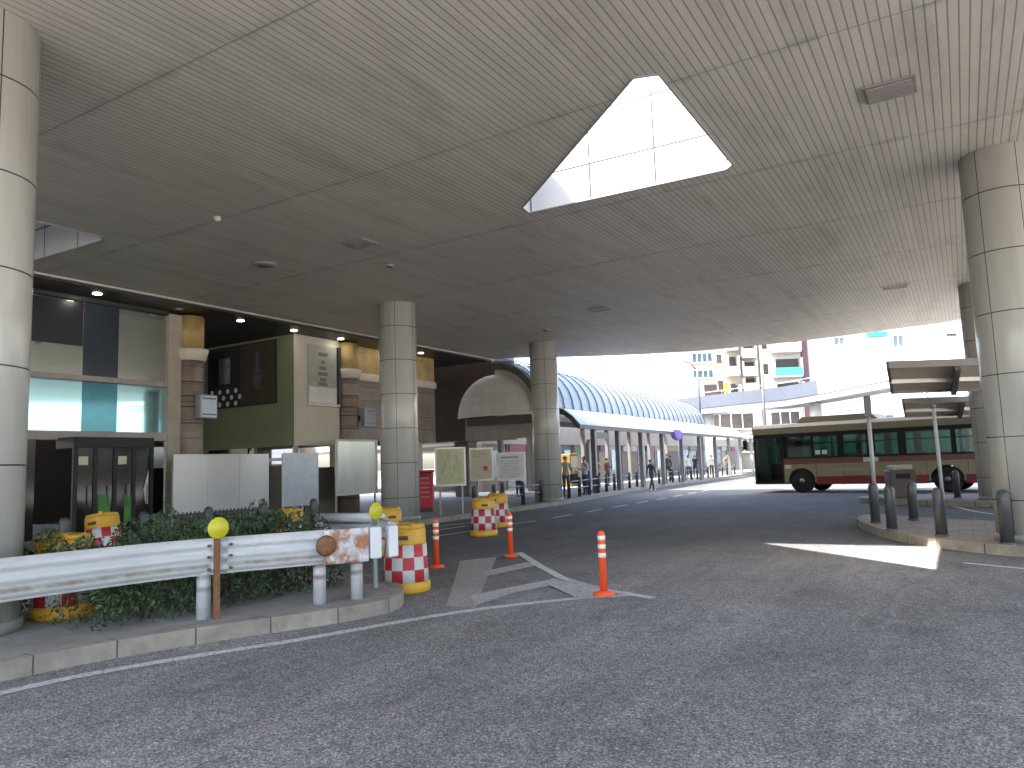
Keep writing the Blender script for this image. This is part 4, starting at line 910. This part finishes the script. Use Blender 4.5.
# ------------------------------------------------------------ black bollards and pipe rails along the far pavement
kb = bollard_proto(.07, .82, DARKB); kb['group'] = 'black bollards along the far pavement'
def edge_at(s):
    for (x0, y0), (x1, y1) in zip(walk_edge, walk_edge[1:]):
        if y0 <= s <= y1: return x0 + (x1 - x0) * (s - y0) / (y1 - y0)
first = True; prev = None; s = 21.4; idx = 0
pr0 = None
lab_b = 'slim black bollard in the row along the far pavement kerb under the canopy'
lab_r = 'pale two-bar pipe rail between black bollards along the far pavement'
while s < 62:
    n = edge_at(s) - .4; 
    if abs(s - 25.15) > .75:
        t = kb if first else dup(kb, (0, 0, 0)); first = False; t.location = (n, s, .146); t['label'] = lab_b
        if prev and s - prev[1] < 2.2:
            L_ = math.hypot(n - prev[0], s - prev[1]); r = thing('pipe_rail', lab_r, 'railing', (prev[0], prev[1], .146), math.atan2(s - prev[1], n - prev[0]), 'pipe rails between the black bollards')
            for z in (.38, .66): MB().tube([(.07, 0, z), (L_ - .07, 0, z)], .022, 8).build('bar', GSTEEL, r)
        prev = (n, s)
    s += 1.38
kb_extra = dup(kb, (-12.9, 19.0, .146), label='black bollard beside the pair of checkered barrels, left end of its row')
kb_extra2 = dup(kb, (-12.95, 20.2, .146), label='black bollard in front of the white notice board')

# ------------------------------------------------------------ people waiting under the canopy
def person(n, s, z, rz, label, h=1.65, top=(.1, .1, .12), legs=(.05, .05, .06), hair=(.02, .018, .016), shoes=(.03, .03, .03), pose='stand', sleeves=True):
    root = thing('person', label, 'person', (n, s, z), rz, 'people waiting along the far pavement'); k = h / 1.7
    J = {'pelvis': (0, 0, .93), 'waist': (0, .0, 1.08), 'chest': (0, .01, 1.27), 'upper': (0, .01, 1.4), 'neck': (0, 0, 1.48), 'chin': (0, -.015, 1.54), 'head': (0, -.02, 1.6), 'crown': (0, -.01, 1.665)}
    E_ = [('pelvis', 'waist'), ('waist', 'chest'), ('chest', 'upper'), ('upper', 'neck'), ('neck', 'chin'), ('chin', 'head'), ('head', 'crown')]
    Rr = {'pelvis': (.15, .11), 'waist': (.135, .1), 'chest': (.155, .11), 'upper': (.13, .085), 'neck': (.05, .052), 'chin': (.06, .07), 'head': (.076, .092), 'crown': (.06, .07)}
    for sd, sg in (('l', 1), ('r', -1)):
        st_ = .16 * sg if pose == 'walk' else 0; bend = -.22 if (pose == 'phone' or (pose == 'bag' and sg > 0)) else -.03
        J.update({sd + 'hip': (.09 * sg, 0, .88), sd + 'knee': (.095 * sg, -st_ * .7 - .015, .5), sd + 'ankle': (.1 * sg, -st_ * 1.4 + .02, .09), sd + 'toe': (.11 * sg, -st_ * 1.4 - .13, .035),
                  sd + 'sh': (.18 * sg, .01, 1.38), sd + 'elb': (.235 * sg, .03 + st_ * .5, 1.1), sd + 'wri': (.21 * sg, bend + st_, 1.1 + (.1 if bend < -.1 else -.22)), sd + 'hand': (.2 * sg, bend * 1.25 + st_ * 1.1, 1.1 + (.16 if bend < -.1 else -.31))})
        E_ += [('pelvis', sd + 'hip'), (sd + 'hip', sd + 'knee'), (sd + 'knee', sd + 'ankle'), (sd + 'ankle', sd + 'toe'), ('upper', sd + 'sh'), (sd + 'sh', sd + 'elb'), (sd + 'elb', sd + 'wri'), (sd + 'wri', sd + 'hand')]
        Rr.update({sd + 'hip': (.095, .1), sd + 'knee': (.062, .066), sd + 'ankle': (.045, .05), sd + 'toe': (.042, .03), sd + 'sh': (.062, .065), sd + 'elb': (.046, .046), sd + 'wri': (.03, .03), sd + 'hand': (.038, .022)})
    names = list(J); me = bpy.data.meshes.new('body'); me.from_pydata([tuple(c * k for c in J[a]) for a in names], [(names.index(a), names.index(b)) for a, b in E_], [])
    o = bpy.data.objects.new('body', me); COL.objects.link(o)
    md = o.modifiers.new('skin', 'SKIN'); md.use_smooth_shade = True
    for i, a in enumerate(names):
        me.skin_vertices[0].data[i].radius = tuple(r * k for r in Rr[a]); me.skin_vertices[0].data[i].use_root = (i == 0)
    ss_ = o.modifiers.new('sub', 'SUBSURF'); ss_.levels = 1; ss_.render_levels = 1
    dg = bpy.context.evaluated_depsgraph_get(); dg.update(); m2 = bpy.data.meshes.new_from_object(o.evaluated_get(dg)); o.modifiers.clear(); o.data = m2; m2.materials.clear()
    for mm in (M('skin', (.5, .33, .24), .5), M('cloth_%.2f_%.2f_%.2f' % top, top, .8), M('cloth_%.2f_%.2f_%.2f' % legs, legs, .8), M('shoe_%.2f' % shoes[0], shoes, .5)): m2.materials.append(mm)
    for p in m2.polygons:
        x, y, zz = p.center / k; p.use_smooth = True
        if zz > 1.46: mi = 0
        elif abs(x) > .165 and (zz < .9 or (pose != 'stand' and y < -.2)): mi = 0
        elif zz > .93 or (abs(x) > .17 and zz > .75): mi = 1
        elif zz > .1: mi = 2
        else: mi = 3
        p.material_index = mi
    o.parent = root
    hm = MB().lathe([(.082, 0), (.094, .05), (.085, .1), (.05, .135), (0, .145)], c=(0, .012, 1.565), seg=16); hm.v = [(x * k, (y * 1.1 - (.0 if zz > 1.64 else -.018)) * k, zz * k) for x, y, zz in hm.v]; hm.build('hair', M('hair_%.3f' % hair[0], hair, .6), root)
    fc = MB()
    for sg in (-1, 1): fc.lathe([(.009, -.004), (.009, .004)], c=(.03 * sg * k, -.108 * k, 1.605 * k), seg=8)
    fc.build('eyes', BLACK, root); MB().box(-.011 * k, .011 * k, -.135 * k, -.1 * k, 1.565 * k, 1.6 * k).build('nose', MATS['skin'], root, bevel=.004)
    return root
person(-14.3, 27.9, .146, R(50), 'person in a grey jacket and dark trousers standing right of the far column', 1.68, (.3, .29, .28), (.05, .05, .06), pose='bag')
person(-14.2, 29.5, .146, R(-30), 'person in a pale top with dark sleeves waiting left of the first canopy post', 1.66, (.45, .44, .42), (.06, .06, .07), pose='phone')
person(-16.9, 28.4, .146, R(70), 'person in dark clothes partly hidden behind the far column', 1.6, (.05, .05, .06), (.04, .04, .05))
person(-14.9, 31.4, .146, R(100), 'short person in dark teal beside the grey totem', 1.2, (.04, .08, .09), (.04, .05, .06))
person(-13.7, 36.2, 0, R(150), 'person in black with white shoes walking at the kerb', 1.6, (.03, .03, .035), (.03, .03, .035), shoes=(.7, .7, .7), pose='walk')
person(-15.9, 44.9, .146, R(20), 'person in a dark jacket under the round violet sign', 1.75, (.06, .065, .07), (.04, .04, .05))
person(-17.4, 44.4, .146, R(-60), 'person in black left of the one in the dark jacket', 1.65, (.04, .04, .045), (.05, .05, .06), pose='phone')
person(-16.6, 51.2, .146, R(30), 'person in a white shirt and dark trousers beyond the round sign', 1.65, (.7, .7, .7), (.05, .06, .09))
person(-16.4, 56.0, .146, R(10), 'person in a light shirt far along the canopy', 1.62, (.6, .58, .55), (.06, .06, .08))
person(-16.5, 60.5, .146, R(60), 'person in brown near the far end of the canopy', 1.65, (.2, .14, .1), (.05, .05, .06))
person(-17.5, 33.0, .146, R(40), 'person in a navy coat standing deep under the canopy beside the brown pillar', 1.62, (.05, .06, .12), (.05, .05, .06))
person(-16.8, 36.5, .146, R(-20), 'person in beige top and black trousers under the middle of the canopy', 1.58, (.36, .3, .22), (.03, .03, .035), pose='phone')
person(-17.8, 40.0, .146, R(80), 'person in a red-brown top behind the fourth canopy post', 1.6, (.22, .07, .05), (.05, .05, .07), pose='bag')
person(-16.7, 47.6, .146, R(-40), 'person in grey hoodie between the violet sign and the white shirt', 1.66, (.2, .2, .21), (.04, .05, .08))
person(-16.9, 53.6, .146, R(15), 'person in all black farther along behind the white shirt', 1.64, (.03, .03, .035), (.03, .03, .035), pose='phone')
bg = thing('shoulder_bag', 'dark bag hanging beside the person in the grey jacket', 'bag', (-14.05, 28.15, .9), R(50))
MB().box(-.17, .17, -.08, .08, -.2, .2).build('body', M('bag_black', (.03, .03, .04), .7), bg, bevel=.05); MB().tube([(-.12, 0, .19), (-.05, 0, .45), (.05, 0, .45), (.12, 0, .19)], .012, 6).build('strap', MATS['bag_black'], bg)

# ------------------------------------------------------------ street lamp, tall pole, footbridge, apartment blocks
sl_ = thing('street_lamp', 'slim grey street lamp rising behind the canopy end', 'lamp post', (-18.6, 61.2, .146), R(31))
MB().tube([(0, 0, 0), (0, 0, 6), (-.02, 0, 8.9)], [.14, .11, .08], 12).build('pole', M('lamp_bluegrey', (.06, .075, .1), .4, .3), sl_); MB().tube([(0, 0, 8.7), (-.6, 0, 9.4), (-1.2, 0, 9.55)], .05, 8).build('arm', MATS['lamp_bluegrey'], sl_); MB().box(-1.6, -.9, -.14, .14, 9.5, 9.66).build('head', GSTEEL, sl_, bevel=.04)
tp = thing('utility_pole', 'tall thin grey pole behind the bus front', 'pole', (-12.6, 57.6, 0)); MB().tube([(0, 0, 0), (0, 0, 12.5)], [.1, .08], 12).build('pole', M('pole_grey', (.12, .115, .11), .5), tp)
MB().lathe([(.16, 0), (.16, .3), (.1, .34)], seg=12).build('base', GSTEEL, tp)
fbz = thing('footbridge', 'pale grey-blue footbridge curving over the road behind the bus', 'footbridge', (-10, 61, 0))
fp = smooth_path([(-30, 68), (-20, 65.1), (-15.5, 63), (-10.6, 61.2), (-4, 56), (4, 50), (12, 43.5), (22, 36)], 4); ft = offset_path(fp, -3.2)
zz_ = lambda x: 5.45 + max(0, (x + 12)) * .05
d = MB(); n_ = len(fp); o = [(x, y, zz_(x)) for x, y in fp] + [(x, y, zz_(x) + .5) for x, y in fp] + [(x, y, zz_(x)) for x, y in ft] + [(x, y, zz_(x) + .5) for x, y in ft]; fs = []
for i in range(n_ - 1):
    for A_, B2 in ((0, 1), (1, 3), (3, 2), (2, 0)): fs.append((A_ * n_ + i, A_ * n_ + i + 1, B2 * n_ + i + 1, B2 * n_ + i))
d.add(o, fs); d.build('deck', M('bridge_grey', (.2, .21, .23), .5), fbz, True)
for side_, lo_, hi_, mt in ((fp, -99, -9.5, M('bridge_shade_bluegrey', (.05, .06, .08), .5)), (fp, -9.5, 99, WHITE), (ft, -99, 99, WHITE)):  # left parapet run coloured dark blue-grey as if shaded, the rest white
    q = MB()
    for i in range(n_ - 1):
        a, b = side_[i], side_[i + 1]
        if lo_ <= a[0] < hi_: q.beam((a[0], a[1], zz_(a[0]) + 1.03), (b[0], b[1], zz_(b[0]) + 1.03), .12, 1.05)
    q.build('parapet', mt, fbz, True)
rl = MB().tube([(x, y, zz_(x) + 1.85) for x, y in fp], .03, 6)
for i in range(0, n_, 2): rl.tube([(fp[i][0], fp[i][1], zz_(fp[i][0]) + 1.5), (fp[i][0], fp[i][1], zz_(fp[i][0]) + 1.85)], .025, 6)
rl.build('handrail', GSTEEL, fbz, True)
for i in (4, 12, 18, 26):
    c = (Vector(fp[i]) + Vector(ft[i])) / 2; MB().tube([(c.x, c.y, 0), (c.x, c.y, zz_(c.x) - .01)], .45, 20).build('pier', M('bridge_pier', (.6, .6, .58), .6), fbz, True)

# apartment blocks far behind; local x to the right, y away, origin 90 m from the camera
ca, sa = math.cos(R(31)), math.sin(R(31))
def camxy(x, y): return (ca * x - sa * y, sa * x + ca * y)
BW = M('apartment_white', (.42, .4, .36), .7, var=.05); BC_ = M('apartment_cream', (.32, .28, .22), .7, var=.06); WG = M('window_blue_grey', (.05, .075, .095), .1, .2, var=.4, scale=1.2); WD = M('balcony_brown', (.05, .038, .03), .7, var=.3, scale=1.5); TEAL = M('teal_panel', (.05, .28, .29), .4); FRM = M('window_frame_white', (.7, .7, .68), .5); PINK = M('dusky_red_tile', (.13, .06, .06), .7)
def block(label, x0, x1, h, mat, depth=14, y=90.):
    px_, py_ = camxy(0, y); t = thing('apartment_building', label, 'building', (px_, py_, 0), R(31)); MB().box(x0, x1, 0, depth, 0, h).build('wall', mat, t)
    MB().box(x0 - .2, x1 + .2, -.2, depth + .2, h, h + .5).build('roof', FRM, t); return t
def win(t, x0, x1, z0, z1, m=WG, bars=2, sill=True):
    w = MB().box(x0, x1, -.05, -.004, z0, z1).build('window', m, t); f = MB()
    for k in range(bars + 1): x = x0 + (x1 - x0) * k / bars; f.box(x - .05, x + .05, -.1, -.051, z0, z1)
    f.box(x0, x1, -.1, -.0515, z1 - .02, z1 + .08); f.build('frame', FRM, w)
    if sill: MB().box(x0 - .1, x1 + .1, -.22, -.003, z0 - .14, z0 - .02).build('sill', FRM, w)
def balcony(t, x0, x1, z0, z1, panel, m=WD):
    w = MB().box(x0, x1, -.06, -.004, z0, z1).build('balcony_door', m, t)
    b = MB().box(x0 - .1, x1 + .1, -1.1, -.004, z0 - .2, z0).build('balcony', BW, t)
    MB().box(x0 - .1, x1 + .1, -1.12, -1.06, z0, z0 + .95).build('balcony_panel', panel, b)
    for x in (x0 - .1, x1 + .1): MB().box(x - .08, x + .08, -1.1, -.06, z0, z1).build('balcony_wall', BW, b)
A1 = block('cream apartment block with balconies behind the street lamp', 21.3, 30.1, 26, BC_)
for z in (7.9, 11.3, 13.2, 15.9, 18.6, 21.3): win(A1, 22.0, 24.5, z, z + .9 + .2 * (z > 12), bars=4)
for z in (8.0, 11.5, 14.6, 17.6, 20.6): balcony(A1, 26.2, 27.3, z, z + 2.2, BW)
for z in (9.4, 11.4, 13.6, 16, 18.4, 21): balcony(A1, 28.0, 29.4, z, z + 1.6, BC_)
for z in (2.2, 5.0): win(A1, 22.2, 29, z, z + 1.8, WD, 5)
MB().box(23.3, 27.1, -.07, -.055, 8.2, 10.4).build('loggia', WD, A1)
MB().box(25.5, 26.2, -.6, -.45, 8.4, 10.4).build('yellow_banner', M('yellow_banner', (.25, .19, .01), .6), A1)
A2 = block('white apartment block with a teal balcony and a dusky red stair strip', 30.2, 36.2, 28, BW, 15, 89.8)
for i, z in enumerate((8.2, 11.1, 14.1, 17, 20, 23)): balcony(A2, 31.7, 34.8, z, z + 2.1, TEAL if i in (1, 4) else BW)
MB().box(35.2, 35.9, -.4, -.004, 0, 28).build('stair_strip', PINK, A2)
for z in (2.5, 5.2): win(A2, 31, 34.5, z, z + 1.6, WD, 3)
for z in (8.4, 11.4, 14.5, 17.4): win(A2, 30.45, 31.2, z, z + 1.3, WD, 1)
for z in (9.7, 12.9, 16.2): win(A1, 24.9, 25.7, z, z + 1.2, WD, 1)
A3 = block('broad white block with a few small windows behind the shelter roofs', 36.3, 49.6, 30, M('bright_white_wall', (.8, .79, .76), .7, var=.03), 16, 90.2)
for x0, x1, z0, z1 in ((39.5, 40.8, 14.8, 15.7), (46.7, 48.0, 14.3, 15.7), (38, 39, 9, 10.2), (42, 43.4, 9, 10.4), (45, 46.4, 9.1, 10.5), (39.6, 41, 4, 6), (44, 46, 4, 6), (42, 43.4, 18, 19.6), (46, 47.4, 18, 19.6)): win(A3, x0, x1, z0, z1, M('pale_window', (.12, .15, .18), .1, .2), 2)
MB().box(43.5, 46.0, -.4, -.004, 15.6, 16.2).build('teal_awning', TEAL, A3)
A4 = block('plain white block with a dark slot right of the small-windowed block', 49.9, 75, 17.0, MATS['bright_white_wall'], 16, 89.6)
MB().box(53, 54.2, -.06, -.004, 15.3, 15.6).build('vent_slot', WD, A4); MB().box(49.7, 49.9, -.3, -.004, 0, 17).build('drain_pipe', GSTEEL, A4)
for x in range(56, 74, 4): win(A4, x, x + 2, 10, 11.6, WG, 2); win(A4, x, x + 2, 5, 6.6, WG, 2)
A5 = block('cream low-rise block far left beyond the canopy', -12, 20.5, 6.2, BC_, 12, 112)
for x in range(-10, 19, 4): win(A5, x, x + 2.2, 3, 5, WG, 3)
